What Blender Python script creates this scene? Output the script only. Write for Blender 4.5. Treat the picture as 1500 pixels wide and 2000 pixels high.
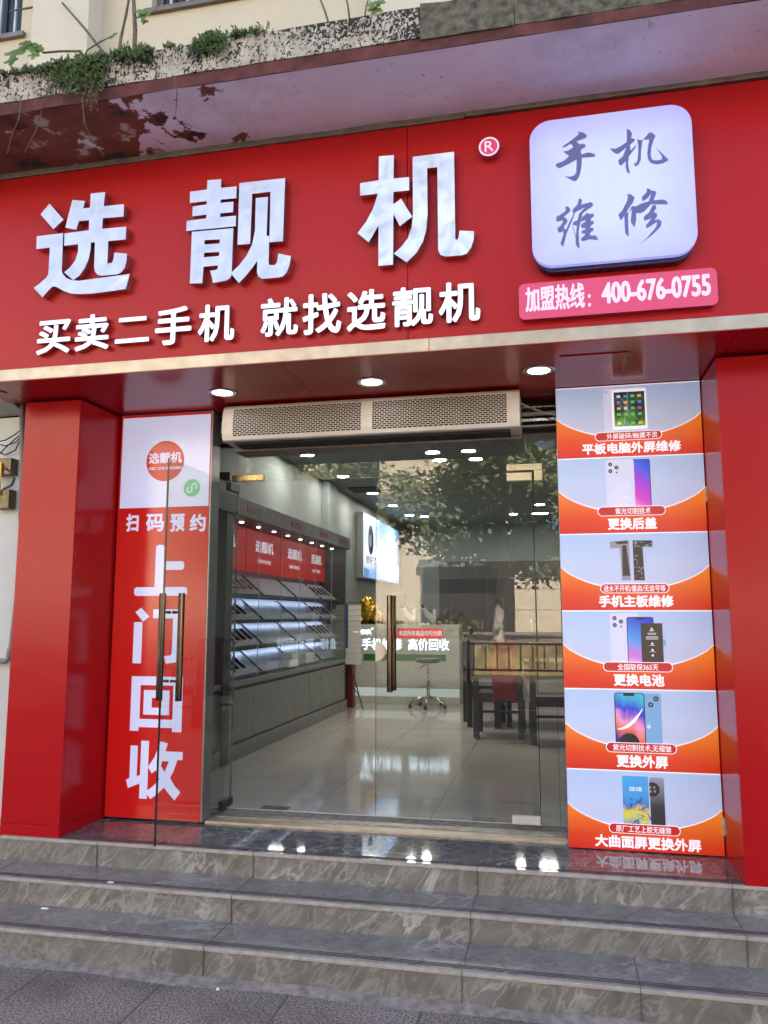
import bpy, math, random
from mathutils import Vector, noise as mnoise
R = math.radians
random.seed(7)
for o in list(bpy.data.objects): bpy.data.objects.remove(o)
S = bpy.context.scene
COL = S.collection
# ------------------------------------------------------------------ camera
F, CX, CY, H = 1530.0, 750.0, 1000.0, 1.7
YAW, PIT = R(12.2), math.atan(200/1530.0)
cd = bpy.data.cameras.new('camera'); cam = bpy.data.objects.new('camera', cd); COL.objects.link(cam)
cam.location = (0, 0, H); cam.rotation_euler = (math.pi/2+PIT, 0, YAW)
cd.sensor_fit = 'VERTICAL'; cd.sensor_height = 24; cd.lens = 24*F/2000; cd.clip_end = 500; cd.clip_start = .05
S.camera = cam
# ------------------------------------------------------------------ world, sun, exposure
EXP = 3.22
K = 2**-EXP
KL = K*2**1.25
SUN_EL, SUN_ROT = 42, 24
w = bpy.data.worlds.new("World"); S.world = w; w.use_nodes = True
nt = w.node_tree; nt.nodes.clear()
sky = nt.nodes.new('ShaderNodeTexSky'); sky.sky_type = 'NISHITA'; sky.sun_disc = False
sky.sun_elevation = R(SUN_EL); sky.sun_rotation = R(SUN_ROT); sky.air_density = .8; sky.dust_density = 4.0; sky.ozone_density = .5
bg = nt.nodes.new('ShaderNodeBackground'); bg.inputs[1].default_value = .085
wo = nt.nodes.new('ShaderNodeOutputWorld')
nt.links.new(sky.outputs[0], bg.inputs[0]); nt.links.new(bg.outputs[0], wo.inputs[0])
sl = bpy.data.lights.new('sun', 'SUN'); sl.energy = 5.0; sl.angle = R(.5); sl.color = (1, .93, .82)
so = bpy.data.objects.new('sun', sl); COL.objects.link(so)
sdir = Vector((math.sin(R(SUN_ROT))*math.cos(R(SUN_EL)), math.cos(R(SUN_ROT))*math.cos(R(SUN_EL)), math.sin(R(SUN_EL))))
so.rotation_euler = sdir.to_track_quat('Z', 'Y').to_euler()
S.view_settings.view_transform = 'Standard'; S.view_settings.look = 'None'
S.view_settings.exposure = EXP; S.view_settings.gamma = 1; S.view_settings.use_curve_mapping = False
S.render.engine = 'CYCLES'
S.cycles.use_denoising = True
S.cycles.max_bounces = 10; S.cycles.transparent_max_bounces = 24; S.cycles.glossy_bounces = 5; S.cycles.diffuse_bounces = 4
S.cycles.caustics_reflective = False; S.cycles.caustics_refractive = False; S.cycles.sample_clamp_indirect = 6

# ------------------------------------------------------------------ pixel -> point on a real plane of the place
def ray(px, py):
    d = ((px-CX)/F, 1.0, -(py-CY)/F)
    c, s = math.cos(PIT), math.sin(PIT); d = (d[0], c*d[1]-s*d[2], s*d[1]+c*d[2])
    c, s = math.cos(YAW), math.sin(YAW); return (c*d[0]-s*d[1], s*d[0]+c*d[1], d[2])
def atY(px, py, y): r = ray(px, py); t = y/r[1]; return (r[0]*t, y, H+r[2]*t)
def atZ(px, py, z): r = ray(px, py); t = (z-H)/r[2]; return (r[0]*t, r[1]*t, z)
def atX(px, py, x): r = ray(px, py); t = x/r[0]; return (x, r[1]*t, H+r[2]*t)

# ------------------------------------------------------------------ mesh collecting
class MB:
    def __init__(s): s.v = []; s.f = []; s.smooth = False
    def add(s, vs, fs):
        n = len(s.v); s.v += [tuple(p) for p in vs]; s.f += [tuple(i+n for i in f) for f in fs]; return s
    def box(s, x0, x1, y0, y1, z0, z1):
        if x0 > x1: x0, x1 = x1, x0
        if y0 > y1: y0, y1 = y1, y0
        if z0 > z1: z0, z1 = z1, z0
        return s.add([(x0,y0,z0),(x1,y0,z0),(x1,y1,z0),(x0,y1,z0),(x0,y0,z1),(x1,y0,z1),(x1,y1,z1),(x0,y1,z1)],
                     [(3,2,1,0),(4,5,6,7),(0,1,5,4),(1,2,6,5),(2,3,7,6),(3,0,4,7)])
    def bbox(s, x0, x1, y0, y1, z0, z1, b=.004):
        """box with chamfered edges"""
        if x0 > x1: x0, x1 = x1, x0
        if y0 > y1: y0, y1 = y1, y0
        if z0 > z1: z0, z1 = z1, z0
        b = min(b, (x1-x0)*.3, (y1-y0)*.3, (z1-z0)*.3)
        import bmesh
        bm = bmesh.new(); bmesh.ops.create_cube(bm, size=1)
        for v in bm.verts: v.co = ((x0+x1)/2+v.co.x*(x1-x0), (y0+y1)/2+v.co.y*(y1-y0), (z0+z1)/2+v.co.z*(z1-z0))
        bmesh.ops.bevel(bm, geom=bm.edges[:], offset=b, segments=2, affect='EDGES', profile=.5)
        bm.verts.index_update()
        s.add([v.co[:] for v in bm.verts], [[v.index for v in f.verts] for f in bm.faces]); bm.free(); return s
    def tube(s, pts, r, n=8, caps=True):
        pts = [Vector(p) for p in pts]; m = len(pts)
        rr = r if isinstance(r, (list, tuple)) else [r]*m
        up = Vector((0, 0, 1)); rings = []
        for i, p in enumerate(pts):
            d = (pts[min(i+1, m-1)]-pts[max(i-1, 0)]).normalized()
            a = d.cross(up)
            if a.length < 1e-3: a = d.cross(Vector((1, 0, 0)))
            a.normalize(); b = a.cross(d).normalized()
            rings.append([p+(a*math.cos(2*math.pi*k/n)+b*math.sin(2*math.pi*k/n))*rr[i] for k in range(n)])
        vs = [q for ring in rings for q in ring]; fs = []
        for i in range(m-1):
            for k in range(n):
                k2 = (k+1) % n; fs.append((i*n+k, i*n+k2, (i+1)*n+k2, (i+1)*n+k))
        if caps: fs.append(tuple(range(n-1, -1, -1))); fs.append(tuple((m-1)*n+k for k in range(n)))
        return s.add(vs, fs)
    def lathe(s, c, prof, n=24, axis='z'):
        vs = []; m = len(prof)
        for (r, h) in prof:
            for k in range(n):
                a = 2*math.pi*k/n; x, y = r*math.cos(a), r*math.sin(a)
                vs.append((c[0]+x, c[1]+y, c[2]+h) if axis == 'z' else (c[0]+x, c[1]+h, c[2]+y) if axis == 'y' else (c[0]+h, c[1]+x, c[2]+y))
        fs = [(i*n+k, i*n+(k+1) % n, (i+1)*n+(k+1) % n, (i+1)*n+k) for i in range(m-1) for k in range(n)]
        fs.append(tuple(range(n-1, -1, -1))); fs.append(tuple((m-1)*n+k for k in range(n)))
        return s.add(vs, fs)
    def blob(s, c, rad, amp=.2, fr=3.0, n=20, m=12, seed=0):
        vs = []; fs = []
        for i in range(m+1):
            th = math.pi*i/m
            for k in range(n):
                ph = 2*math.pi*k/n; d = Vector((math.sin(th)*math.cos(ph), math.sin(th)*math.sin(ph), math.cos(th)))
                q = 1+amp*mnoise.noise(d*fr+Vector((seed*7.3, seed*1.7, 0)))
                vs.append((c[0]+d.x*rad[0]*q, c[1]+d.y*rad[1]*q, c[2]+d.z*rad[2]*q))
        for i in range(m):
            for k in range(n): fs.append((i*n+k, (i+1)*n+k, (i+1)*n+(k+1) % n, i*n+(k+1) % n))
        return s.add(vs, fs)
    def prof_x(s, prof, x0, x1):
        """(y,z) outline swept along x"""
        n = len(prof)
        vs = [(x0, y, z) for y, z in prof]+[(x1, y, z) for y, z in prof]
        fs = [tuple(range(n)), tuple(range(2*n-1, n-1, -1))]+[(i, n+i, n+(i+1) % n, (i+1) % n) for i in range(n)]
        return s.add(vs, fs)
    def prof_y(s, prof, y0, y1):
        n = len(prof)
        vs = [(x, y0, z) for x, z in prof]+[(x, y1, z) for x, z in prof]
        fs = [tuple(range(n)), tuple(range(2*n-1, n-1, -1))]+[(i, n+i, n+(i+1) % n, (i+1) % n) for i in range(n)]
        return s.add(vs, fs)
    def flat(s, loops, y, depth=.001, frame='A', plane=None):
        """filled outline(s) (u,z), holes allowed, front face at `y`, going back by depth"""
        cu = bpy.data.curves.new('tmp', 'CURVE'); cu.dimensions = '2D'; cu.fill_mode = 'BOTH'; cu.extrude = depth/2
        for lp in loops:
            sp = cu.splines.new('POLY'); sp.points.add(len(lp)-1); sp.use_cyclic_u = True
            for p, q in zip(sp.points, lp): p.co = (q[0], q[1], 0, 1)
        return s._curve(cu, y, depth, frame)
    def _curve(s, cu, y, depth, frame, fit=None, shear=0):
        ob = bpy.data.objects.new('tmp', cu); COL.objects.link(ob)
        dg = bpy.context.evaluated_depsgraph_get(); dg.update()
        me = bpy.data.meshes.new_from_object(ob.evaluated_get(dg), depsgraph=dg)
        vs = [v.co.copy() for v in me.vertices]; fs = [tuple(p.vertices) for p in me.polygons]
        bpy.data.objects.remove(ob); bpy.data.curves.remove(cu); bpy.data.meshes.remove(me)
        if fit and vs:
            x0, x1, z0, z1 = fit
            ax, bx = min(v.x for v in vs), max(v.x for v in vs); ay, by = min(v.y for v in vs), max(v.y for v in vs)
            for v in vs:
                v.x = x0+(v.x-ax)/(bx-ax)*(x1-x0); v.y = z0+(v.y-ay)/(by-ay)*(z1-z0)
        if frame == 'A': out = [(v.x, y+depth/2-v.z, v.y) for v in vs]
        else: out = [(y-depth/2+v.z, v.x, v.y) for v in vs]      # frame 'L': faces +x, u runs along +y
        return s.add(out, fs)
    def text(s, body, fit, y, depth=.001, bold=0.0, frame='A', shear=0.0, space=1.0):
        """lettering; weight is gained by laying shifted copies over each other a hair apart"""
        cu = bpy.data.curves.new('tmp', 'FONT'); cu.body = body
        cu.resolution_u = 3; cu.shear = shear; cu.space_character = space
        cu.extrude = depth/2
        if not bold: return s._curve(cu, y, depth, frame, fit)
        em = (fit[3]-fit[2])/.92; r = bold*em
        t = MB(); t._curve(cu, y, depth, 'A', (fit[0]+r, fit[1]-r, fit[2]+r, fit[3]-r))
        st = min(.00004, depth*.06)
        for k in range(9):
            a = 2*math.pi*k/8+.21; dx, dz = (r*math.cos(a), r*math.sin(a)) if k else (0, 0)
            if k == 8: dx, dz = r*math.cos(.21), r*math.sin(.21)
            if frame == 'A': vs = [(p[0]+dx, p[1]-st*k, p[2]+dz) for p in t.v]
            else: vs = [(y-(p[1]-y)+st*k-depth, p[0]+dx, p[2]+dz) for p in t.v]
            s.add(vs, t.f)
        return s

ORG = {}
def _finish(o, mb, parent, smooth):
    pass
def mesh_obj(name, mb, mat, parent=None, loc=None, smooth=False):
    org = ORG[parent] if parent is not None else Vector(loc if loc is not None else (0, 0, 0))
    me = bpy.data.meshes.new(name)
    me.from_pydata([tuple(Vector(p)-org) for p in mb.v], [], mb.f); me.update()
    if smooth:
        for p in me.polygons: p.use_smooth = True
    me.materials.append(mat)
    o = bpy.data.objects.new(name, me); COL.objects.link(o)
    if parent is not None: o.parent = parent
    else: o.location = org
    ORG[o] = org
    return o
def part(name, mb, mat, parent, label=None, smooth=False):
    o = mesh_obj(name, mb, mat, parent, smooth=smooth)
    if label: o['label'] = label
    return o
def thing(name, label, cat, loc, group=None):
    o = bpy.data.objects.new(name, None); COL.objects.link(o); o.location = loc; o.empty_display_size = .1
    o['label'] = label; o['category'] = cat
    if group: o['group'] = group
    ORG[o] = Vector(loc); return o
def solo(name, mb, mat, label, cat, loc, group=None, smooth=False):
    o = mesh_obj(name, mb, mat, None, loc, smooth); o['label'] = label; o['category'] = cat
    if group: o['group'] = group
    return o
def struct(name, mb, mat, kind='structure'):
    o = mesh_obj(name, mb, mat); o['kind'] = kind; return o
def copy_tree(o, parent=None):
    c = o.copy(); COL.objects.link(c)
    if parent is not None: c.parent = parent
    for ch in list(o.children): copy_tree(ch, c)
    return c

# ------------------------------------------------------------------ materials
def srgb(r, g, b):
    f = lambda c: (c/255/12.92 if c/255 <= .04045 else ((c/255+.055)/1.055)**2.4)
    return (f(r), f(g), f(b))
class NT:
    def __init__(s, name):
        s.m = bpy.data.materials.new(name); s.m.use_nodes = True; s.t = s.m.node_tree; s.t.nodes.clear()
        s.out = s.n('ShaderNodeOutputMaterial')
    def n(s, ty, **kw):
        x = s.t.nodes.new(ty)
        for k, v in kw.items(): setattr(x, k, v)
        return x
    def l(s, a, b): s.t.links.new(a, b)
    def coord(s, scale=(1, 1, 1), rot=(0, 0, 0)):
        tc = s.n('ShaderNodeTexCoord'); mp = s.n('ShaderNodeMapping'); mp.inputs['Scale'].default_value = scale; mp.inputs['Rotation'].default_value = rot
        s.l(tc.outputs['Object'], mp.inputs[0]); return mp.outputs[0]
    def noise(s, co, scale, detail=6, rough=.55, dist=0):
        x = s.n('ShaderNodeTexNoise'); x.inputs['Scale'].default_value = scale; x.inputs['Detail'].default_value = detail
        x.inputs['Roughness'].default_value = rough; x.inputs['Distortion'].default_value = dist; s.l(co, x.inputs['Vector']); return x.outputs['Fac']
    def ramp(s, fac, stops):
        x = s.n('ShaderNodeValToRGB'); e = x.color_ramp.elements
        while len(e) < len(stops): e.new(.5)
        for q, (p, c) in zip(e, stops): q.position = p; q.color = (c, c, c, 1) if not isinstance(c, tuple) else (*c, 1)
        s.l(fac, x.inputs[0]); return x.outputs[0]
    def mix(s, fac, a, b, mode='MIX'):
        x = s.n('ShaderNodeMix', data_type='RGBA', blend_type=mode)
        for sock, v in ((x.inputs[0], fac), (x.inputs[6], a), (x.inputs[7], b)):
            if isinstance(v, bpy.types.NodeSocket): s.l(v, sock)
            elif isinstance(v, tuple): sock.default_value = (*v, 1)
            else: sock.default_value = v
        return x.outputs[2]
    def math(s, op, a, b=0.0):
        x = s.n('ShaderNodeMath', operation=op)
        for sock, v in ((x.inputs[0], a), (x.inputs[1], b)):
            if isinstance(v, bpy.types.NodeSocket): s.l(v, sock)
            else: sock.default_value = v
        return x.outputs[0]
    def bsdf(s, col, rough=.5, metal=0.0, em=None, ems=0.0, spec=.5, coat=0.0, bump=None, bstr=.1, bdist=.01):
        b = s.n('ShaderNodeBsdfPrincipled')
        for nm, v in (('Base Color', col), ('Roughness', rough), ('Metallic', metal)):
            if isinstance(v, bpy.types.NodeSocket): s.l(v, b.inputs[nm])
            else: b.inputs[nm].default_value = (*v, 1) if isinstance(v, tuple) else v
        b.inputs['Specular IOR Level'].default_value = spec; b.inputs['Coat Weight'].default_value = coat; b.inputs['Coat Roughness'].default_value = .05
        if em is not None:
            if isinstance(em, bpy.types.NodeSocket): s.l(em, b.inputs['Emission Color'])
            else: b.inputs['Emission Color'].default_value = (*em, 1)
            if isinstance(ems, bpy.types.NodeSocket): s.l(ems, b.inputs['Emission Strength'])
            else: b.inputs['Emission Strength'].default_value = ems
        if bump is not None:
            u = s.n('ShaderNodeBump'); u.inputs['Strength'].default_value = bstr; u.inputs['Distance'].default_value = bdist
            s.l(bump, u.inputs['Height']); s.l(u.outputs[0], b.inputs['Normal'])
        s.l(b.outputs[0], s.out.inputs[0]); return s.m

def plain(name, col, rough=.5, metal=0.0, var=.12, scale=6, em=None, ems=0.0, bump=0.0, coat=0.0, spec=.5, bscale=None):
    t = NT(name); co = t.coord(); f = t.noise(co, scale, 5)
    lo = tuple(c*(1-var) for c in col); hi = tuple(min(1, c*(1+var)) for c in col)
    c = t.ramp(f, [(.3, lo), (.7, hi)])
    r = t.ramp(t.noise(co, scale*2.3, 4), [(.3, max(0, rough-.06)), (.7, min(1, rough+.06))])
    return t.bsdf(c, r, metal, em, ems, coat=coat, spec=spec, bump=(t.noise(co, bscale or scale*4, 5) if bump else None), bstr=bump)
def printed(name, col, em=.0, rough=.35):
    """ink on a backlit film: base colour plus its own light"""
    t = NT(name); return t.bsdf(tuple(c*.7 for c in col), rough, 0, em=col, ems=em*K)
def printed_grad(name, stops, axis=2, lo=0., hi=1., em=.3, diag=0.0, dist=0.0, absolute=False):
    t = NT(name); tc = t.n('ShaderNodeTexCoord'); sp = t.n('ShaderNodeSeparateXYZ'); t.l(tc.outputs['Generated'], sp.inputs[0])
    f = sp.outputs[axis]
    if diag: f = t.math('ADD', f, t.math('MULTIPLY', sp.outputs[0], diag))
    if dist: f = t.math('ADD', f, t.math('MULTIPLY', t.math('SUBTRACT', t.noise(tc.outputs['Generated'], 2.2, 2), .5), dist))
    f = t.math('DIVIDE', t.math('SUBTRACT', f, lo), hi-lo)
    c = t.ramp(f, stops)
    return t.bsdf(t.mix(1.0, c, (.7, .7, .7), 'MULTIPLY'), .35, 0, em=c, ems=em*K)
def lamp_mat(name, col, s):
    t = NT(name); e = t.n('ShaderNodeEmission'); e.inputs[0].default_value = (*col, 1); e.inputs[1].default_value = s*KL
    t.l(e.outputs[0], t.out.inputs[0]); return t.m
def glass_mat(name, tint=(.93, .96, .94), ior=1.95, rough=0.0, dirt=0.0):
    t = NT(name); tr = t.n('ShaderNodeBsdfTransparent'); tr.inputs[0].default_value = (*tint, 1)
    g = t.n('ShaderNodeBsdfGlossy'); g.inputs['Roughness'].default_value = rough
    fr = t.n('ShaderNodeFresnel'); fr.inputs[0].default_value = ior
    ge = t.n('ShaderNodeNewGeometry')
    k = t.math('MULTIPLY', fr.outputs[0], t.math('SUBTRACT', 1.0, ge.outputs['Backfacing']))
    mx = t.n('ShaderNodeMixShader'); t.l(k, mx.inputs[0]); t.l(tr.outputs[0], mx.inputs[1]); t.l(g.outputs[0], mx.inputs[2])
    fin = mx.outputs[0]
    if dirt:
        d = t.n('ShaderNodeBsdfDiffuse'); d.inputs[0].default_value = (.6, .6, .58, 1)
        f = t.ramp(t.noise(t.coord(), 5, 8, .7), [(.45, 0.0), (.85, dirt)])
        m2 = t.n('ShaderNodeMixShader'); t.l(f, m2.inputs[0]); t.l(fin, m2.inputs[1]); t.l(d.outputs[0], m2.inputs[2]); fin = m2.outputs[0]
    t.l(fin, t.out.inputs[0]); return t.m

def marble(name, rough, dark=(.115, .101, .085), light=(.235, .210, .180), rot=.6, polish=False):
    t = NT(name); co = t.coord((1, 1, 1), (0, rot, .35))
    base = t.ramp(t.noise(co, 4.5, 9, .62, 1.2), [(.3, dark), (.72, light)])
    m2 = t.n('ShaderNodeMapping'); m2.inputs['Scale'].default_value = (1.0, 1.0, .28)
    t.l(t.coord((1, 1, 1), (R(20), R(-38), R(35))), m2.inputs[0]); co2 = m2.outputs[0]
    def vein(scale, wd, dist):
        n = t.noise(co2, scale, 7, .55, dist)
        return t.ramp(t.math('ABSOLUTE', t.math('SUBTRACT', n, .5)), [(0.0, 1.0), (wd, 0.0)])
    v1 = vein(4.2, .020, .7); v2 = vein(10, .05, 1.3)
    msk = t.ramp(t.noise(co, 2.2, 3), [(.42, 0.0), (.62, 1.0)])
    c = t.mix(t.math('MULTIPLY', v1, t.math('MULTIPLY', msk, .80)), base, (.50, .47, .42))
    c = t.mix(t.math('MULTIPLY', v2, .36), c, (.40, .37, .33))
    r = t.ramp(t.noise(co, 9, 6), [(.3, max(.02, rough-.05)), (.75, rough+.09)])
    if polish: return t.bsdf(c, rough, 0)
    return t.bsdf(c, r, 0, bump=t.noise(co, 40, 4), bstr=.006)

M = {}
def sheet(name, col, rough, spec):
    t = NT(name); co = t.coord(); f = t.noise(co, 1.1, 3)
    c = t.ramp(f, [(.3, tuple(x*.95 for x in col)), (.7, tuple(x*1.05 for x in col))])
    sc = t.ramp(t.noise(t.coord((1, 1, .15)), 14, 4, .6), [(.4, rough), (.75, rough+.035)])
    return t.bsdf(c, sc, 0, spec=spec, bump=t.noise(co, 1.6, 2), bstr=.22, bdist=.03)
M['red'] = sheet('red_panel', (.40, .006, .009), .20, .20)
M['redsign'] = sheet('red_sign_sheet', (.42, .012, .014), .30, .20)
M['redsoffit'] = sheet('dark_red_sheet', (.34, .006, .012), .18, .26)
M['brass'] = plain('brushed_champagne_metal', (.44, .37, .285), .42, .7, var=.14, scale=9)
M['steel'] = plain('brushed_steel', (.55, .54, .52), .28, 1.0, var=.1, scale=12)
M['greysteel'] = plain('grey_steel', (.30, .30, .29), .38, .7, var=.1, scale=8)
M['frame'] = plain('weathered_frame_metal', (.17, .14, .12), .5, .5, var=.3, scale=12)
M['dark'] = plain('black_paint', (.018, .018, .02), .4, 0, var=.2)
M['cavity'] = plain('dark_cavity', (.02, .018, .018), .8)
M['chromeside'] = plain('mirror_steel_return', (.55, .5, .5), .2, .95, var=.1, scale=10)
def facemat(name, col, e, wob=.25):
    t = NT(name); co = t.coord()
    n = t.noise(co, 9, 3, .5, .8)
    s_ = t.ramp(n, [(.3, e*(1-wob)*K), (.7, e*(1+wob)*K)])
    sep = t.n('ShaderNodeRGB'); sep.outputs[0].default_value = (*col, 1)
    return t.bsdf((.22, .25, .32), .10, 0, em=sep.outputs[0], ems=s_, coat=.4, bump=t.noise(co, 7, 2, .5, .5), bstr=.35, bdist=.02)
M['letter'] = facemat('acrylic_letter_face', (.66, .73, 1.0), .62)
M['wavy'] = facemat('wavy_acrylic_face', (.72, .80, 1.0), .72, .42)  # wavy reflections painted in as uneven glow
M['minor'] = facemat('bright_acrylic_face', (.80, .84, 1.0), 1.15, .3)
def litbox():
    t = NT('lightbox_face'); tc = t.n('ShaderNodeTexCoord'); sp = t.n('ShaderNodeSeparateXYZ'); t.l(tc.outputs['Generated'], sp.inputs[0])
    dx = t.math('ABSOLUTE', t.math('SUBTRACT', sp.outputs[0], .5)); dz = t.math('ABSOLUTE', t.math('SUBTRACT', sp.outputs[2], .5))
    d = t.math('MAXIMUM', dx, dz); d = t.math('ADD', d, t.math('MULTIPLY', t.math('MULTIPLY', dx, dz), .5))
    d = t.math('ADD', d, t.math('MULTIPLY', t.math('SUBTRACT', t.noise(tc.outputs['Generated'], 5, 4), .5), .10))
    c = t.ramp(d, [(.22, (.62, .70, 1.0)), (.50, (.50, .50, 1.0)), (.60, (.40, .40, 1.0))])
    return t.bsdf((.2, .22, .30), .12, 0, em=c, ems=.80*K, coat=.3)
M['boxface'] = litbox()
M['boxside'] = plain('dark_blue_casing', (.012, .012, .05), .25)
M['ink'] = printed('grey_violet_ink', srgb(104, 102, 164), .26)
M['pink'] = printed('pink_backlit_face', srgb(206, 66, 104), .52, .3)
M['pinkside'] = plain('pink_return', (.42, .03, .07), .35)
M['pinktext'] = printed('pale_lilac_letter', srgb(232, 206, 240), .62)
M['glow'] = lamp_mat('lamp_diffuser', (1, .97, .92), 7)
M['ceilglow'] = lamp_mat('ceiling_lamp_glow', (1, .96, .88), 105)
M['ledglow'] = lamp_mat('led_strip_glow', (.62, .74, 1), 6.0)
M['signglow'] = lamp_mat('counter_letter_glow', (.72, .86, 1), 1.15)
M['plinthglow'] = lamp_mat('plinth_led_glow', (.85, .95, .86), .2)
M['white'] = plain('white_enamel', (.76, .73, .70), .35, var=.05)
M['whitep'] = plain('white_plaster', (.62, .62, .60), .8, var=.05, bump=.05)
M['glass'] = glass_mat('clear_glass', (.955, .975, .965), 1.9)
M['thin'] = glass_mat('thin_glass', (.95, .97, .98), 1.5)
M['gedge'] = plain('dark_glass_edge', (.01, .016, .015), .15)
M['mar_r'] = marble('grey_marble_riser', .32)
M['mar_t'] = marble('grey_marble_tread', .30, (.135, .118, .105), (.27, .24, .21), .2)
M['mar_p'] = marble('polished_marble', .045, (.085, .079, .077), (.17, .157, .15), .2, True)
M['nose'] = plain('pale_step_edge', (.36, .32, .27), .55, var=.2, scale=20)
M['groove'] = plain('groove_dark', (.04, .034, .032), .7)  # dark tone of the tread groove lines
M['joint'] = plain('grout_line', (.10, .09, .08), .9)
# ================================================================== SETTING: ground, street
def paver_mat(name, a, b, sx, sy, joint=(.10, .088, .08), mort=.006, rough=.75, spk=95):
    t = NT(name); tc = t.n('ShaderNodeTexCoord'); br = t.n('ShaderNodeTexBrick'); t.l(tc.outputs['Object'], br.inputs[0])
    br.offset = .5; br.inputs['Scale'].default_value = 1; br.inputs['Brick Width'].default_value = sx; br.inputs['Row Height'].default_value = sy
    br.inputs['Mortar Size'].default_value = mort; br.inputs['Color1'].default_value = (1, 1, 1, 1); br.inputs['Color2'].default_value = (.82, .82, .82, 1); br.inputs['Mortar'].default_value = (0, 0, 0, 1)
    co = t.coord()
    sp = t.ramp(t.noise(co, spk, 2, .5), [(.38, a), (.62, b)])
    big = t.ramp(t.noise(co, 1.6, 7, .65), [(.32, .55), (.5, .9), (.7, 1.15)])
    c = t.mix(1.0, sp, big, 'MULTIPLY'); c = t.mix(1.0, c, br.outputs['Color'], 'MULTIPLY')
    c = t.mix(br.outputs['Fac'], c, joint)
    return t.bsdf(c, rough, 0, bump=t.math('SUBTRACT', t.noise(co, spk, 3), t.math('MULTIPLY', br.outputs['Fac'], 1.5)), bstr=.25, bdist=.004)
M['paver'] = paver_mat('granite_pavers', (.135, .106, .090), (.45, .36, .30), .61, .61)
M['asphalt'] = plain('asphalt', (.045, .045, .046), .9, var=.25, scale=30, bump=.2)
M['darkpave'] = paver_mat('shade_dark_paving', (.045, .042, .04), (.10, .092, .085), .4, .4)  # building's shade over the far pavement is put into this dark colour
M['earth'] = plain('earth', (.12, .10, .08), .9, var=.3, scale=3)
M['cement'] = plain('cement_fillet', (.26, .215, .18), .9, var=.35, scale=22, bump=.5)
M['kerb'] = plain('kerb_stone', (.32, .31, .29), .8, var=.2, scale=14)
M['paint'] = plain('road_paint', (.7, .7, .66), .7)
struct('ground', MB().box(-150, 150, -200, 60, -.30, -.20), M['earth'])
struct('pavement', MB().box(-40, 40, -1.6, 7, -.20, 0), M['paver'])
struct('road', MB().box(-60, 60, -9.3, -1.75, -.198, -.12), M['asphalt'])
M['kerb2'] = plain('shade_dark_kerb', (.10, .095, .09), .85, var=.25, scale=14)  # far kerb: the shade lying on it is put into the colour
struct('kerb', MB().bbox(-40, 40, -1.748, -1.602, -.19, .004, .02), M['kerb'])
struct('kerb', MB().bbox(-40, 40, -9.448, -9.302, -.19, .004, .02), M['kerb2'])
struct('pavement', MB().box(-40, 40, -12.5, -9.45, -.20, -.004), M['darkpave'])
struct('terrace', MB().box(-60, 60, -60, -12.9, -.20, .9), M['paver'])
mb = MB()
for i in range(-6, 7): mb.box(i*4-.9, i*4+.9, -5.6, -5.48, -.119, -.116)
struct('road_marking', mb, M['paint'])

# ================================================================== ENTRANCE STEPS
Y1, Y2, Y3, Z1, Z2, Z3 = 3.66, 3.972, 4.25, .145, .274, .405
st = thing('entrance_steps', 'three grey marble tiled steps leading up to the shop entrance', 'steps', (-.8, Y1, 0))
def step(x0, x1, y, yb, z0, z1, joints, label, tread_mat, zback=None):
    p = part('step', MB().box(x0, x1, y, yb, z0, z1-.016), M['mar_r'], st, label)
    part('tread', MB().box(x0, x1, y+.016, yb, z1-.0155, z1), tread_mat, p)
    part('nosing', MB().bbox(x0, x1, y-.006, y+.0155, z1-.017, z1+.001, .003), M['nose'], p)
    g = MB()
    for k in range(3): g.box(x0, x1, y+.034+k*.014, y+.039+k*.014, z1, z1+.0012)
    part('groove', g, M['groove'], p)
    for x in joints:
        j = MB()
        j.box(x-.0018, x+.0018, y-.0075, y, z0, z1+.0015); j.box(x-.0018, x+.0018, y, yb, z1, z1+.0013)
        part('tile_joint', j, M['joint'], p)
jx = lambda pxs, py, y: [atY(p, py, y)[0] for p in pxs]
step(-4.8, 2.4, Y1, Y2, -.02, Z1, jx((397, 902, 1250), 1900, Y1)+[-3.3, 1.7], 'lowest marble step', M['mar_t'])
step(-4.8, 2.4, Y2, Y3, Z1, Z2, jx((452, 919, 1456), 1790, Y2)+[-3.1], 'middle marble step', M['mar_t'])
step(-3.235, 2.4, Y3, 4.76, Z2, Z3, jx((495, 932, 1428), 1690, Y3)+[-2.6], 'top marble step with polished landing', M['mar_p'])
fl = MB(); n = 60
for i in range(n):
    a = -4.8+7.2*i/n; b = -4.8+7.2*(i+1)/n
    ha = .018+.014*mnoise.noise((a*3, 0, 0)); hb = .018+.014*mnoise.noise((b*3, 0, 0))
    wa = .07+.03*mnoise.noise((a*2, 3, 0)); wb = .07+.03*mnoise.noise((b*2, 3, 0))
    fl.add([(a, Y1-wa, .001), (b, Y1-wb, .001), (b, Y1-.001, hb), (a, Y1-.001, ha)], [(0, 1, 2, 3)])
part('cement_fillet', fl, M['cement'], st)
# litter on the steps
sc = MB()
for (px, py, z, s) in ((215, 1724, Z2+.001, .012),):
    p = atZ(px, py, z); sc.bbox(p[0]-s, p[0]+s*1.6, p[1]-s*.6, p[1]+s*.6, z, z+.006)
solo('paper_scrap', sc, M['white'], 'tiny white paper scrap on the middle marble step', 'litter', atZ(215, 1724, Z2))
q = atZ(425, 1934, .012)
solo('paper_scrap', MB().bbox(q[0]-.006, q[0]+.006, q[1]-.004, q[1]+.004, .012, .022, .001), M['white'], 'tiny white scrap on the pavement at the foot of the steps', 'litter', q)
p = atZ(87, 1777, Z1)
solo('cigarette_butt', MB().tube([(p[0]-.018, p[1], Z1+.006), (p[0]+.018, p[1]+.004, Z1+.006)], .005), M['white'], 'white cigarette butt at the back of the lowest step', 'litter', p)

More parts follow.
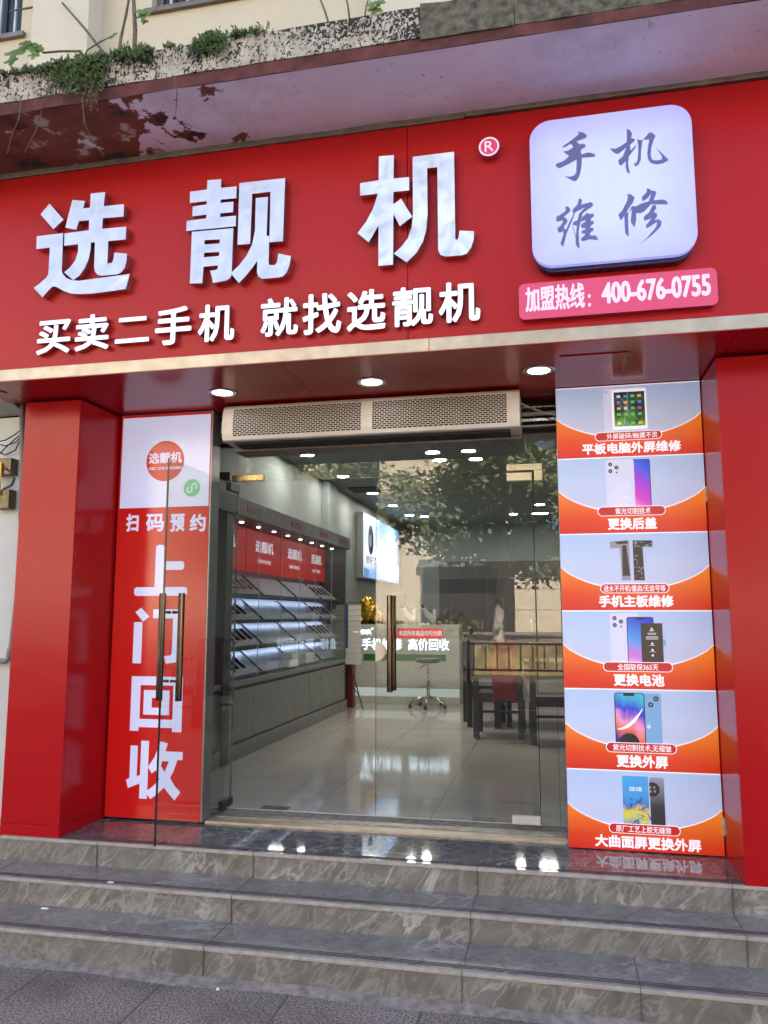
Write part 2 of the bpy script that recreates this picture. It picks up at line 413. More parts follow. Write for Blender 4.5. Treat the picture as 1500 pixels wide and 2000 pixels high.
# ================================================================== BUILDING SHELL
SX0, SX1, SB, FZ, CZ = -3.2, 1.35, 16.6, .43, 3.6         # shop room
M['cream'] = plain('cream_render', (.56, .50, .37), .85, var=.07, scale=1.3, bump=.06, bscale=30)
M['cream2'] = plain('pale_cream_render', (.57, .53, .42), .85, var=.06, scale=1.3, bump=.06, bscale=30)
M['room'] = plain('pale_green_grey_wall_paint', (.20, .225, .212), .6, var=.03, scale=.8)
M['ceil'] = plain('grey_ceiling_paint', (.20, .215, .21), .7, var=.03)
M['pane'] = plain('dark_window_pane', (.015, .018, .02), .06)
M['whitebar'] = plain('white_window_bars', (.5, .5, .5), .5)
M['crack'] = plain('dark_render_joint', (.10, .075, .05), .9)
bd = thing('apartment_building', 'cream rendered apartment block above the red phone shop', 'building', (-1, 4.3, 4.6))
wl = MB(); WY = 4.3
wx = [(-4.9, -3.5, 5.70), (-2.51, -1.55, 5.68)]           # window x0,x1,sill z (tops at +1.5)
# facade pieces round the two openings
wl.box(-14, 14, WY, WY+.2, 4.3, 5.68)
wl.box(-14, -4.9, WY, WY+.2, 5.68, 7.2); wl.box(-3.5, -2.51, WY, WY+.2, 5.68, 7.2); wl.box(-1.55, 14, WY, WY+.2, 5.68, 7.2)
wl.box(-14, 14, WY, WY+.2, 7.2, 14.5)
part('upper_wall', wl, M['cream'], bd)
part('roof', MB().box(-14, 14, WY+.2, 18, 14.3, 14.5), M['ceil'], bd)
part('rear_wall', MB().box(-14, 14, 18, 18.2, 0, 14.5).box(-14.2, -14, WY, 18.2, 0, 14.5).box(14, 14.2, WY, 18.2, 0, 14.5), M['cream'], bd)
part('pilaster', MB().box(-3.29, -2.87, WY-.16, WY-.001, 4.585, 14.5), M['cream2'], bd)
part('pilaster', MB().box(-.98, -.30, WY-.12, WY-.001, 4.585, 14.5), M['cream2'], bd)
part('render_joint', MB().box(-3.6, -3.292, WY-.006, WY-.001, 5.86, 5.872), M['crack'], bd)
part('render_joint', MB().box(-2.868, -2.50, WY-.006, WY-.001, 5.40, 5.412), M['crack'], bd)
for (a, b, z) in wx:
    wf = part('window', MB().box(a, b, WY+.06, WY+.10, 5.68, 5.73).box(a, a+.05, WY+.06, WY+.10, 5.73, 7.2).box(b-.05, b, WY+.06, WY+.10, 5.73, 7.2).box((a+b)/2-.025, (a+b)/2+.025, WY+.06, WY+.10, 5.73, 7.2), M['frame'], bd)
    part('pane', MB().box(a+.05, b-.05, WY+.075, WY+.08, 5.73, 7.2), M['pane'], wf)
    bars = MB()
    x = a+.12
    while x < b-.03: bars.box(x-.007, x+.007, WY+.03, WY+.045, 5.69, 7.2); x += .12
    part('window_bar', bars, M['whitebar'], wf)
    part('window_sill', MB().box(a-.04, b+.04, WY-.03, WY+.055, 5.645, 5.6795), M['frame'], wf)
# shop room
part('interior_wall', MB().box(SX0-.2, SX0, 5.12, SB+.2, 0, CZ), M['room'], bd)
part('interior_wall', MB().box(SX1, SX1+.2, 5.12, SB+.2, 0, CZ), M['room'], bd)
part('interior_wall', MB().box(SX0, SX1, SB, SB+.2, 0, CZ), M['room'], bd)
part('interior_pilaster', MB().box(SX0+.001, SX0+.10, 10.6, 11.1, FZ, CZ-.001), M['room'], bd)
part('ceiling', MB().box(SX0-.2, SX1+.2, 5.05, SB+.2, CZ, CZ+.15), M['ceil'], bd)
part('front_lintel', MB().box(-14, 14, 5.06, 5.2, 3.06, 4.3), M['room'], bd)
# shop floor: glossy beige tiles
def tile_mat():
    t = NT('glossy_floor_tile'); tc = t.n('ShaderNodeTexCoord'); br = t.n('ShaderNodeTexBrick'); t.l(tc.outputs['Object'], br.inputs[0])
    br.offset = 0; br.inputs['Scale'].default_value = 1; br.inputs['Brick Width'].default_value = .8; br.inputs['Row Height'].default_value = .8
    br.inputs['Mortar Size'].default_value = .003
    co = t.coord(); b = t.ramp(t.noise(co, 1.3, 7, .6), [(.3, (.46, .415, .35)), (.7, (.55, .50, .43))])
    c = t.mix(br.outputs['Fac'], b, (.28, .25, .21))
    r = t.ramp(t.noise(co, 2.5, 6), [(.3, .05), (.75, .12)])
    return t.bsdf(c, r, 0, spec=.7, bump=t.noise(co, .9, 2), bstr=.02)
M['tile'] = tile_mat()
struct('floor', MB().box(SX0, SX1, 5.07, SB, .2, FZ), M['tile'])
M['screed'] = plain('worn_cement_strip', (.22, .19, .165), .8, var=.4, scale=25, bump=.4)
struct('floor_edge', MB().box(-2.86, .9, 4.935, 5.068, .2, FZ-.006), M['screed'])

# neighbours
M['nwall'] = plain('white_tiled_neighbour_wall', (.55, .55, .53), .6, var=.05)
nb = thing('neighbour_wall', 'off white wall of the next shop, left of the red pillar', 'wall', (-4.5, 4.4, 0))
part('wall', MB().box(-14, -3.262, 4.42, 4.6, .28, 2.99), M['nwall'], nb)
part('sloped_awning', MB().prof_x([(4.42, 3.0), (4.1, 3.12), (4.1, 3.14), (4.42, 3.05)], -6, -3.37), M['greysteel'], nb)
part('dark_lintel', MB().box(-14, -3.262, 4.5, 4.7, 3.06, 4.3), M['cavity'], nb)
nr = solo('neighbour_wall', MB().box(1.62, 14, 4.45, 4.6, .28, 4.3), M['nwall'], 'plain wall beyond the right red pillar, right of the frame', 'wall', (3, 4.45, .28))

# ================================================================== CONCRETE CANOPY
def mold_mat():
    t = NT('moldy_white_canopy_edge'); co = t.coord((1, 1, .75)); co1 = t.coord()
    n = t.noise(co, 52, 4, .6, 1.2); big = t.noise(co1, 1.9, 4, .6)
    tc = t.n('ShaderNodeTexCoord'); sp = t.n('ShaderNodeSeparateXYZ'); t.l(tc.outputs['Object'], sp.inputs[0])
    n = t.math('ADD', n, t.math('MULTIPLY', sp.outputs[0], .035)); n = t.math('ADD', n, t.math('MULTIPLY', t.math('SUBTRACT', sp.outputs[2], .14), .55))     # the mould grows thicker towards the right block
    f = t.ramp(t.math('ADD', n, t.math('MULTIPLY', t.math('SUBTRACT', big, .5), .8)), [(.45, 0.0), (.505, 1.0)])
    wht = t.ramp(t.noise(co, 12, 6), [(.3, (.32, .285, .22)), (.7, (.54, .50, .42))])
    return t.bsdf(t.mix(f, wht, (.022, .02, .017)), .9, 0, bump=t.noise(co, 40, 6), bstr=.4)
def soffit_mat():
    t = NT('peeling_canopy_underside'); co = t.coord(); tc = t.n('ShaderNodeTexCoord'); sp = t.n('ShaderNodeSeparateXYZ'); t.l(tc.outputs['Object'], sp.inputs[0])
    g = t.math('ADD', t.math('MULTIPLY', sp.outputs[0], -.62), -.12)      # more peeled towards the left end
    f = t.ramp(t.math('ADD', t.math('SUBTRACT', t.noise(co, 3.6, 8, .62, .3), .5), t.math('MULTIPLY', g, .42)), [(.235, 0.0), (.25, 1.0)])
    tinted_pnt = t.ramp(t.noise(co, 2.2, 7, .6), [(.3, (.66, .63, .84)), (.7, (.80, .77, .97))])  # white paint tinted lavender: the sign's LED glow is put into the colour
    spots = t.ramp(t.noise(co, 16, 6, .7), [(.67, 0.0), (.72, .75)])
    tinted_pnt = t.mix(spots, tinted_pnt, (.16, .11, .11))
    tinted_pnt = t.mix(t.ramp(t.noise(co, 1.3, 9, .72), [(.5, 0.0), (.74, .6)]), tinted_pnt, (.27, .21, .22))
    tinted_pnt = t.mix(t.ramp(t.noise(co, 38, 5, .65), [(.66, 0.0), (.70, .8)]), tinted_pnt, (.09, .06, .07))
    tinted_pnt = t.mix(t.ramp(t.noise(t.coord((1, .35, 1), (0, 0, .5)), 9, 5, .7), [(.64, 0.0), (.69, .45)]), tinted_pnt, (.22, .17, .17))
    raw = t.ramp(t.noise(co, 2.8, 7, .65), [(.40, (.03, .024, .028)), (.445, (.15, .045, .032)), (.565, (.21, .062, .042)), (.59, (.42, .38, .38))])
    return t.bsdf(t.mix(f, tinted_pnt, raw), .85, 0, bump=t.math('SUBTRACT', t.noise(co, 30, 6), t.math('MULTIPLY', f, 2.0)), bstr=.35)
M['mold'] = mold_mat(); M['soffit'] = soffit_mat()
M['redband'] = plain('faded_dark_red_paint', (.095, .026, .024), .85, var=.45, scale=9, bump=.3)
M['bareconc'] = plain('mossy_bare_concrete', (.105, .098, .072), .95, var=.65, scale=22, bump=.6)
ca = thing('concrete_canopy', 'weathered concrete canopy with mouldy white edge over the red sign', 'canopy', (-1, 3.37, 4.36))
def lip(x0, x1, y, z0, z1, back, n, seed, jag=.012):
    m = MB(); N = n
    for i in range(N):
        for a, b in ((i, i+1),):
            xa = x0+(x1-x0)*a/N; xb = x0+(x1-x0)*b/N
            za = z1+jag*mnoise.noise((xa*6, seed, 0)); zb = z1+jag*mnoise.noise((xb*6, seed, 0))
            ya = y+.008*mnoise.noise((xa*5, seed+4, 0)); yb = y+.008*mnoise.noise((xb*5, seed+4, 0))
            m.add([(xa, ya, z0), (xb, yb, z0), (xb, yb, zb), (xa, ya, za), (xb, back, zb), (xa, back, za), (xb, back, z0), (xa, back, z0)],
                  [(0, 1, 2, 3), (3, 2, 4, 5), (1, 0, 7, 6)])
    return m
part('canopy_edge', lip(-6, -.555, 3.372, 4.43, 4.592, 4.29, 160, 1), M['mold'], ca)
part('canopy_edge', lip(-.552, -.11, 3.368, 4.415, 4.60, 4.29, 16, 3), M['bareconc'], ca, 'dark mossy block of the canopy edge')
part('canopy_edge', lip(-.107, 4, 3.374, 4.42, 4.555, 4.29, 60, 5, .02), M['bareconc'], ca, 'bare grey concrete stretch of the canopy edge')
part('red_band', lip(-6, 4, 3.378, 4.362, 4.428, 3.52, 200, 9, .002), M['redband'], ca)
so_ = MB(); NX, NY = 60, 6
for i in range(NX+1):
    for j in range(NY+1):
        x = -6+10*i/NX; y = 3.378+.72*j/NY; so_.v.append((x, y, 4.358+.006*mnoise.noise((x*3, y*3, 0))))
for i in range(NX):
    for j in range(NY): a = i*(NY+1)+j; so_.f.append((a, a+1, a+NY+2, a+NY+1))
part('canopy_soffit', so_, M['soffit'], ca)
part('canopy_core', MB().box(-6, 4, 4.0, 4.28, 4.37, 4.41), M['cavity'], ca)

# ================================================================== RED SIGN BOARD
SY = 3.89; SZ = 3.05
sb = thing('shop_sign_board', 'long red sign board across the whole shop front', 'sign board', (-.8, SY, SZ))
seams = [-3.24, -.7125, 1.7]
for a, b in zip(seams, seams[1:]):
    part('sign_panel', MB().bbox(a+.0015, b-.0015, SY, SY+.03, SZ+.075, 4.33, .002), M['redsign'], sb)
part('sign_backing', MB().box(-3.24, 1.7, SY+.031, 4.3, SZ+.02, 4.35), M['cavity'], sb)
part('top_frame', MB().bbox(-3.30, -.4, SY-.018, SY+.03, 4.327, 4.366, .004).bbox(-.398, 1.7, SY-.020, SY+.03, 4.334, 4.374, .004), M['frame'], sb)
part('end_frame', MB().bbox(-3.275, -3.2415, SY-.010, SY+.2, SZ, 4.326, .003), M['frame'], sb)
part('bottom_trim', MB().bbox(-3.5, -.6, SY-.012, SY+.03, SZ+.003, SZ+.074, .003).bbox(-.599, 1.7, SY-.0115, SY+.03, SZ+.003, SZ+.074, .003), M['brass'], sb)
sf = MB()
for a, b in ((-3.40, -1.42), (-1.418, .9), (.902, 1.7)): sf.box(a, b, SY-.01, 5.05, SZ, SZ+.02)
# opening for the hatch is a raised lid with a dark gap
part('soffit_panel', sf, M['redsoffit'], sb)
hp = [atZ(*p, SZ) for p in ((1092, 695), (1228, 687), (1216, 727), (1094, 733))]
hx0, hx1, hy0, hy1 = .062, .411, 4.093, 4.444
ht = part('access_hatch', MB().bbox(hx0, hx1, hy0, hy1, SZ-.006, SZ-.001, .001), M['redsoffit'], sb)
part('hatch_gap', MB().box(hx1+.001, hx1+.009, hy0, hy1, SZ-.0025, SZ-.0005).box(hx0, hx1, hy1+.001, hy1+.006, SZ-.0025, SZ-.0005), M['dark'], ht)

# ---- channel letters, outlines read off the photo and laid on the letter plane
def outl(pts, ox, oy, sc, y): 
    r = []
    for (a, b) in pts: q = atY(ox+a*sc, oy+b*sc, y); r.append((q[0], q[2]))
    return r
LY = SY-.05
XUAN = [[[(250,258),(435,468),(300,595),(130,400)]],
 [[(800,122),(990,103),(968,292),(1240,265),(1235,428),(957,450),(950,592),(1270,565),(1262,732),(1030,755),(1018,1055),(1080,1045),(1100,1000),(1115,908),(1280,925),(1275,1010),(1250,1110),(1200,1175),(1150,1197),(950,1215),(890,1205),(855,1160),(845,1100),(855,770),(800,775),(795,870),(770,990),(720,1110),(650,1210),(565,1275),(445,1170),(520,1110),(590,1020),(630,900),(632,795),(445,818),(450,655),(775,610),(778,475),(640,490),(603,603),(460,575),(555,208),(720,222),(697,320),(788,310)]],
 [[(80,692),(430,650),(410,1150),(425,1195),(470,1245),(540,1275),(640,1285),(1317,1193),(1262,1393),(1000,1430),(800,1455),(650,1460),(540,1455),(440,1420),(350,1370),(310,1357),(280,1365),(230,1415),(155,1503),(40,1380),(130,1310),(200,1250),(235,1195),(255,840),(75,862)]]]
LIANG = [[[(345,75),(512,62),(508,168),(700,150),(697,292),(505,310),(500,350),(662,338),(655,462),(500,478),(497,525),(693,508),(690,635),(85,693),(92,572),(330,540),(333,492),(160,515),(165,395),(335,370),(337,328),(130,352),(133,215),(340,188)]],
 [[(155,705),(660,660),(637,1230),(620,1270),(570,1298),(412,1328),(400,1260),(375,1178),(440,1172),(468,1160),(475,1112),(295,1130),(280,1330),(130,1335)],[(310,805),(497,795),(493,845),(305,860)],[(303,960),(490,948),(486,1000),(300,1015)]],
 [[(735,110),(1292,48),(1265,818),(1100,832),(1115,213),(890,240),(865,850),(712,862)]],
 [[(935,293),(1083,278),(1065,752),(1097,755),(1090,1070),(1097,1110),(1170,1110),(1195,1075),(1210,970),(1363,1000),(1345,1110),(1310,1200),(1260,1250),(1200,1262),(1010,1278),(965,1250),(950,1200),(953,1055),(900,1130),(820,1230),(728,1328),(640,1225),(640,1200),(730,1115),(820,1000),(890,860),(925,690)]]]
JI = [[[(300,152),(475,137),(470,412),(655,395),(655,548),(470,568),(468,715),(560,648),(690,858),(545,968),(470,825),(465,1420),(295,1435),(295,962),(180,1157),(50,1052),(150,920),(230,770),(290,587),(80,612),(80,467),(298,432)]],
 [[(695,158),(1180,97),(1195,1120),(1220,1132),(1235,1090),(1245,1022),(1415,1030),(1410,1130),(1380,1220),(1330,1290),(1270,1310),(1080,1325),(1020,1305),(995,1250),(985,275),(865,290),(870,820),(855,1010),(815,1150),(740,1280),(625,1392),(475,1292),(560,1215),(640,1110),(685,980),(700,820)]]]
for nm, sh, ox, oy, scl, lab in (
    ('channel_letter', XUAN, 60, 360, 220/1500, 'large white raised character 选, leftmost of the three big ones'),
    ('channel_letter', LIANG, 350, 340, 240/1500, 'large white raised character 靓, between 选 and 机'),
    ('channel_letter', JI, 690, 280, 250/1500, 'large white raised character 机 with wavy reflections painted into its glow, below the round registered mark')):
    loops = [[outl(l, ox, oy, scl, LY) for l in grp] for grp in sh]
    c = loops[0][0][0]
    t = thing(nm, lab, 'sign letter', (c[0], SY, c[1]), 'large raised sign characters')
    face = MB(); side = MB()
    for grp in loops:
        side.flat(grp, LY+.002, .047); face.flat(grp, LY, .0019)
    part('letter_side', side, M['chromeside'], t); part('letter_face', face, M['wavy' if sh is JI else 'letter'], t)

def fit(px0, px1, py0, py1, y):
    xc, yc = (px0+px1)/2, (py0+py1)/2
    return (atY(px0, yc, y)[0], atY(px1, yc, y)[0], atY(xc, py1, y)[2], atY(xc, py0, y)[2])
MY = SY-.038
mn = [('买', 60, 560, .28, 42, 275, 232, 468, 'first'), ('卖', 60, 560, .28, 310, 545, 192, 442, ''), ('二', 60, 560, .28, 590, 826, 212, 388, ''), ('手', 60, 560, .28, 868, 1120, 140, 403, ''), ('机', 60, 560, .28, 1168, 1420, 120, 380, ''),
      ('就', 490, 530, .30667, 62, 300, 168, 412, ''), ('找', 490, 530, .30667, 328, 576, 140, 398, ''), ('选', 490, 530, .30667, 610, 858, 116, 376, ''), ('靓', 490, 530, .30667, 900, 1160, 97, 348, ''), ('机', 490, 530, .30667, 1195, 1460, 65, 322, '')]
mlab = ['small white raised character 买, leftmost in the lower row', 'small white raised character 卖 between 买 and 二', 'small white raised character 二 of two bars', 'small white raised character 手 before the small 机',
        'small white raised character 机 right after the small 手', 'small white raised character 就 after the gap in the lower row', 'small white raised character 找 right after 就', 'small white raised character 选 in the lower row after 找', 'small white raised character 靓 under the big 机', 'small white raised character 机 at the right end of the lower row']
for (ch, ox, oy, s, a, b, c_, d, _), lab in zip(mn, mlab):
    f = fit(ox+a*s, ox+b*s, oy+c_*s, oy+d*s, MY)
    t = thing('channel_letter', lab, 'sign letter', (f[0], SY, f[2]), 'small raised sign characters')
    part('letter_side', MB().text(ch, f, MY+.002, .035, .022), M['chromeside'], t)
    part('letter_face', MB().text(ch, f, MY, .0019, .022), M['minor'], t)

# registered mark
rc = atY(955, 286, SY-.05)
t = thing('registered_mark', 'small round pink registered trademark disc with white ring and letter R', 'sign disc', (rc[0], SY, rc[2]))
part('casing', MB().lathe((rc[0], SY, rc[2]), [(.055, 0), (.055, -.045), (.053, -.048)], 32, 'y'), M['pinkside'], t)
def ring(c, r0, r1, y, n=48): return MB().flat([[(c[0]+r1*math.cos(2*math.pi*k/n), c[2]+r1*math.sin(2*math.pi*k/n)) for k in range(n)]]+([[(c[0]+r0*math.cos(2*math.pi*k/n), c[2]+r0*math.sin(2*math.pi*k/n)) for k in range(n)]] if r0 else []), y, .001)
part('white_ring', ring(rc, .044, .053, SY-.050), M['pinktext'], t)
part('pink_face', ring(rc, 0, .0435, SY-.0495), M['pink'], t)
part('letter_mark', MB().text('R', (rc[0]-.023, rc[0]+.025, rc[2]-.028, rc[2]+.03), SY-.0512, .001, .012), M['pinktext'], t)

# rounded lightbox
def rrect(x0, x1, z0, z1, r, n=8):
    pts = []
    for cx, cz, a0 in ((x1-r, z1-r, 0), (x0+r, z1-r, 90), (x0+r, z0+r, 180), (x1-r, z0+r, 270)):
        for k in range(n+1): a = R(a0+90*k/n); pts.append((cx+r*math.cos(a), cz+r*math.sin(a)))
    return pts
BX0, BX1, BZ0, BZ1 = -.060, .722, 3.420, 4.200; BY = SY-.09
t = thing('rounded_lightbox', 'square white rounded lightbox with four brush characters 手机维修', 'lightbox', (BX0, SY, BZ0))
part('casing', MB().flat([rrect(BX0+.012, BX1-.012, BZ0-.02, BZ1-.014, .10)], BY+.031, .058), M['boxside'], t)
part('lit_face', MB().flat([rrect(BX0, BX1, BZ0, BZ1, .105)], BY, .030), M['boxface'], t)
SHOU = [[(345,162),(400,170),(440,190),(460,215),(440,240),(335,278),(375,315),(410,302),(440,315),(440,345),(388,375),(392,430),(480,405),(550,425),(558,445),(540,460),(398,470),(395,560),(380,650),(355,715),(320,747),(265,725),(200,688),(265,690),(310,675),(332,640),(338,490),(240,545),(135,595),(95,570),(92,550),(110,535),(180,510),(250,450),(215,425),(178,395),(240,385),(300,345),(270,305),(200,345),(160,350),(210,310),(280,260),(350,205),(365,185)]]
JI2 = [[(925,127),(960,145),(988,185),(975,243),(1010,245),(1020,260),(1010,280),(962,320),(970,385),(1005,350),(1038,318),(1030,350),(950,450),(940,530),(950,600),(962,640),(950,655),(930,640),(910,580),(915,510),(855,565),(830,535),(825,500),(880,450),(918,350),(870,390),(825,425),(790,420),(750,390),(728,358),(790,365),(850,335),(925,285)],
 [(1047,247),(1075,262),(1110,262),(1100,330),(1090,420),(1090,490),(1065,550),(1018,575),(1008,515),(1025,540),(1048,510),(1058,430),(1060,330)],
 [(1110,262),(1160,210),(1180,178),(1215,172),(1262,212),(1240,260),(1212,350),(1205,440),(1220,490),(1260,503),(1340,490),(1335,450),(1278,362),(1340,420),(1418,497),(1350,535),(1280,550),(1210,535),(1175,495),(1165,430),(1175,330),(1188,255),(1140,258)]]
WEI = [[(207,315),(245,325),(268,360),(250,390),(190,440),(225,470),(232,500),(185,560),(205,590),(215,588),(255,500),(305,400),(322,395),(270,520),(220,640),(185,780),(165,785),(145,750),(175,680),(185,610),(130,630),(112,600),(115,570),(150,545),(180,495),(170,485),(110,500),(95,475),(100,440),(150,415),(210,370)],
 [(290,360),(350,290),(362,235),(385,225),(402,245),(390,298),(440,285),(500,270),(530,285),(525,320),(470,355),(410,400),(385,500),(370,560),(360,620),(365,700),(372,800),(355,810),(325,760),(325,680),(285,550),(292,545),(328,660),(340,545),(285,535),(300,500),(345,482),(370,400),(440,328),(300,400),(288,395)],
 [(460,395),(490,410),(530,402),(545,430),(510,460),(500,490),(535,490),(540,520),(510,540),(495,570),(530,570),(538,600),(500,625),(495,660),(560,660),(592,705),(570,715),(490,705),(400,730),(388,695),(430,665),(440,640),(400,635),(395,605),(440,590),(440,570),(400,575),(385,545),(400,520),(440,500),(430,480),(385,505),(400,450)]]
XIU = [[(925,178),(970,175),(1018,215),(1000,270),(950,340),(925,385),(945,400),(940,450),(948,660),(938,672),(905,630),(895,430),(855,488),(825,415),(870,370),(930,250),(938,205)],
 [(945,400),(975,330),(995,312),(1035,320),(1080,290),(1180,260),(1217,165),(1170,225),(1110,262),(1100,210),(1160,150),(1155,110),(1185,110),(1215,135),(1260,138),(1272,165),(1240,248),(1350,238),(1390,255),(1410,290),(1380,297),(1210,295),(1130,380),(1080,402),(1040,395),(1028,470),(1045,440),(1015,568),(975,510),(972,480),(985,350)],
 [(1262,300),(1272,345),(1240,385),(1285,410),(1275,450),(1240,480),(1300,470),(1335,500),(1320,560),(1230,650),(1082,760),(1160,690),(1270,560),(1280,500),(1160,580),(1148,545),(1215,460),(1130,488),(1125,440),(1185,390),(1225,310)]]
for ch, oy in ((SHOU, 230), (JI2, 230), (WEI, 350), (XIU, 350)):
    m = MB()
    for k, l in enumerate(ch): m.flat([outl(l, 1070, oy, 1/6, BY)], BY-.0008-.0004*k, .0003)
    part('brush_character', m, M['ink'], t)

# hotline plate
HX0, HX1, HZ0, HZ1 = -.134, .806, 3.168, 3.356; HY = SY-.05
t = thing('hotline_plate', 'pink backlit hotline plate with phone number below the rounded lightbox', 'sign', (HX0, SY, HZ0))
part('casing', MB().flat([rrect(HX0+.002, HX1-.002, HZ0+.002, HZ1-.002, .028)], HY+.003, .046), M['pinkside'], t)
part('lit_face', MB().flat([rrect(HX0, HX1, HZ0, HZ1, .03)], HY, .0028), M['pink'], t)
s = .28
part('hotline_text', MB().text('加盟热线', fit(1000+92*s, 1000+508*s, 510+165*s, 510+342*s, HY), HY-.0008, .0006, .02).text(':', fit(1000+530*s, 1000+550*s, 510+230*s, 510+318*s, HY), HY-.0008, .0006, .03), M['pinktext'], t)
part('hotline_text', MB().text('400-676-0755', fit(1000+622*s, 1000+1388*s, 510+118*s, 510+270*s, HY), HY-.0008, .0006, .035), M['pinktext'], t)

# recessed lamps in the sign soffit
for (lx, ly), lab in zip(((-1.956, 4.352), (-1.010, 4.33), (-.050, 4.315)), ('round recessed soffit lamp at the left, above the red banner', 'round recessed soffit lamp above the middle of the air curtain', 'round recessed soffit lamp at the right, beside the soffit hatch')):
    t = thing('recessed_lamp', lab, 'lamp', (lx, ly, SZ), 'lamps in the sign soffit')
    part('trim_ring', MB().lathe((lx, ly, SZ-.0005), [(.062, 0), (.062, -.004), (.084, -.006), (.090, -.001)], 40), M['steel'], t)
    part('diffuser', MB().lathe((lx, ly, SZ-.001), [(.061, -.001), (.055, -.003), (.001, -.0035)], 40), M['glow'], t)
# ================================================================== RED PILLARS
PB = 5.06
t = thing('red_pillar', 'red clad pillar at the left end of the shop front, beside the grey conduit', 'pillar', (-3.05, 4.27, Z3))
part('front_panel', MB().bbox(-3.258, -2.866, 4.268, 4.29, .47, 3.036, .003), M['red'], t)
part('side_panel', MB().bbox(-2.888, -2.8655, 4.2905, PB, .47, 3.036, .002), M['red'], t)
part('base_panel', MB().bbox(-3.258, -2.866, 4.269, 4.291, Z3-.012, .468, .002).bbox(-2.888, -2.866, 4.2915, PB, Z3+.001, .468, .002), M['red'], t)
part('core', MB().box(-3.25, -2.89, 4.292, PB, Z3-.01, 3.04), M['cavity'], t)
t = thing('red_pillar', 'red clad pillar at the right edge of the picture, beside the phone repair posters', 'pillar', (1.2, 4.27, Z3))
part('front_panel', MB().bbox(.862, 1.60, 4.248, 4.27, Z3-.004, 3.036, .003), M['red'], t)
part('side_panel', MB().bbox(.862, .884, 4.2705, PB, Z3-.002, 3.036, .002), M['red'], t)
part('core', MB().box(.886, 1.6, 4.272, PB, Z3-.01, 3.04), M['cavity'], t)

# ================================================================== LEFT RED BANNER LIGHTBOX
BNY = 4.72
M['banred'] = printed('backlit_red_film', srgb(205, 26, 24), .34, .16)
M['banwhite'] = printed('backlit_white_film', srgb(206, 210, 244), .56, .2)
M['icongreen'] = printed('green_print', srgb(108, 186, 128), .55, .3)
M['posterwhite'] = M['banwhite']
t = thing('vertical_lightbox', 'tall red vertical lightbox with white characters 上门回收, left of the door', 'lightbox', (-2.52, BNY, Z3))
part('casing', MB().bbox(-2.851, -2.181, BNY+.004, BNY+.13, Z3+.012, 3.046, .004), M['greysteel'], t)
part('red_film', MB().box(-2.849, -2.192, BNY, BNY+.0035, Z3+.016, 3.038), M['banred'], t)
sq = [atY(*p, BNY) for p in ((242, 817), (413, 807), (409, 989), (234, 992))]
sx0, sx1, sz0, sz1 = -2.836, -2.196, 2.405, 3.022
pn = part('white_square', MB().box(sx0, sx1, BNY-.001, BNY-.0004, sz0, sz1), M['banwhite'], t)
dc = atY(323, 900.5, BNY)
def disc(cx, cz, r, y, n=48): return MB().flat([[(cx+r*math.cos(2*math.pi*k/n), cz+r*math.sin(2*math.pi*k/n)) for k in range(n)]], y, .0006)
part('red_disc', disc(dc[0], dc[2], .137, BNY-.0018), M['banred'], pn)
cs = .28667
part('disc_text', MB().text('选靓机', fit(1015*cs, 1240*cs, 740+500*cs, 740+575*cs, BNY), BNY-.0026, .0006, .03).text('买卖二手机 就找选靓机', fit(1015*cs, 1243*cs, 740+598*cs, 740+619*cs, BNY), BNY-.0026, .0006, .02), M['banwhite'], pn)
ic = atY(375, 953, BNY)
part('green_disc', disc(ic[0], ic[2], .059, BNY-.0018), M['icongreen'], pn)
def stroke(pts, r): 
    m = MB(); L = []; Rr = []
    n = len(pts)
    for i in range(n):
        a = Vector(pts[max(i-1, 0)]); b = Vector(pts[min(i+1, n-1)]); d = (b-a).normalized(); nn = Vector((-d.y, d.x))
        rr = r[i] if isinstance(r, (list, tuple)) else r
        L.append(tuple(Vector(pts[i])+nn*rr)); Rr.append(tuple(Vector(pts[i])-nn*rr))
    return L+Rr[::-1]
sp = []
for k in range(10): a = R(-60+k*27); sp.append((ic[0]+.017+.016*math.cos(a), ic[2]+.016+.016*math.sin(a)))
sp = [(ic[0]+.017+.017*math.cos(R(-70+250*k/12)), ic[2]+.012+.017*math.sin(R(-70+250*k/12))) for k in range(13)]
sp2 = [(ic[0]-.017+.017*math.cos(R(110+250*k/12)), ic[2]-.012+.017*math.sin(R(110+250*k/12))) for k in range(13)]
mid = [sp[-1], (ic[0], ic[2]), sp2[-1]]
part('icon_mark', MB().flat([stroke(sp, .0052)], BNY-.0026, .0004).flat([stroke(sp2, .0052)], BNY-.0026, .0004).flat([stroke([sp[-1], (sp2[-1][0], sp2[-1][1])], .0052)], BNY-.0030, .0003), M['banwhite'], pn)
for ch, a, b in (('扫', 860, 945), ('码', 995, 1118), ('预', 1160, 1258), ('约', 1293, 1402)):
    m = MB().text(ch, fit(a*cs, b*cs, 740+920*cs, 740+1040*cs, BNY), BNY-.001, .0006, .034, shear=.0)
    part('banner_text', m, M['banwhite'], t)
part('banner_text', MB().text('上', fit(263.8, 367, 1064, 1163.7, BNY), BNY-.001, .0006, .042), M['banwhite'], t)
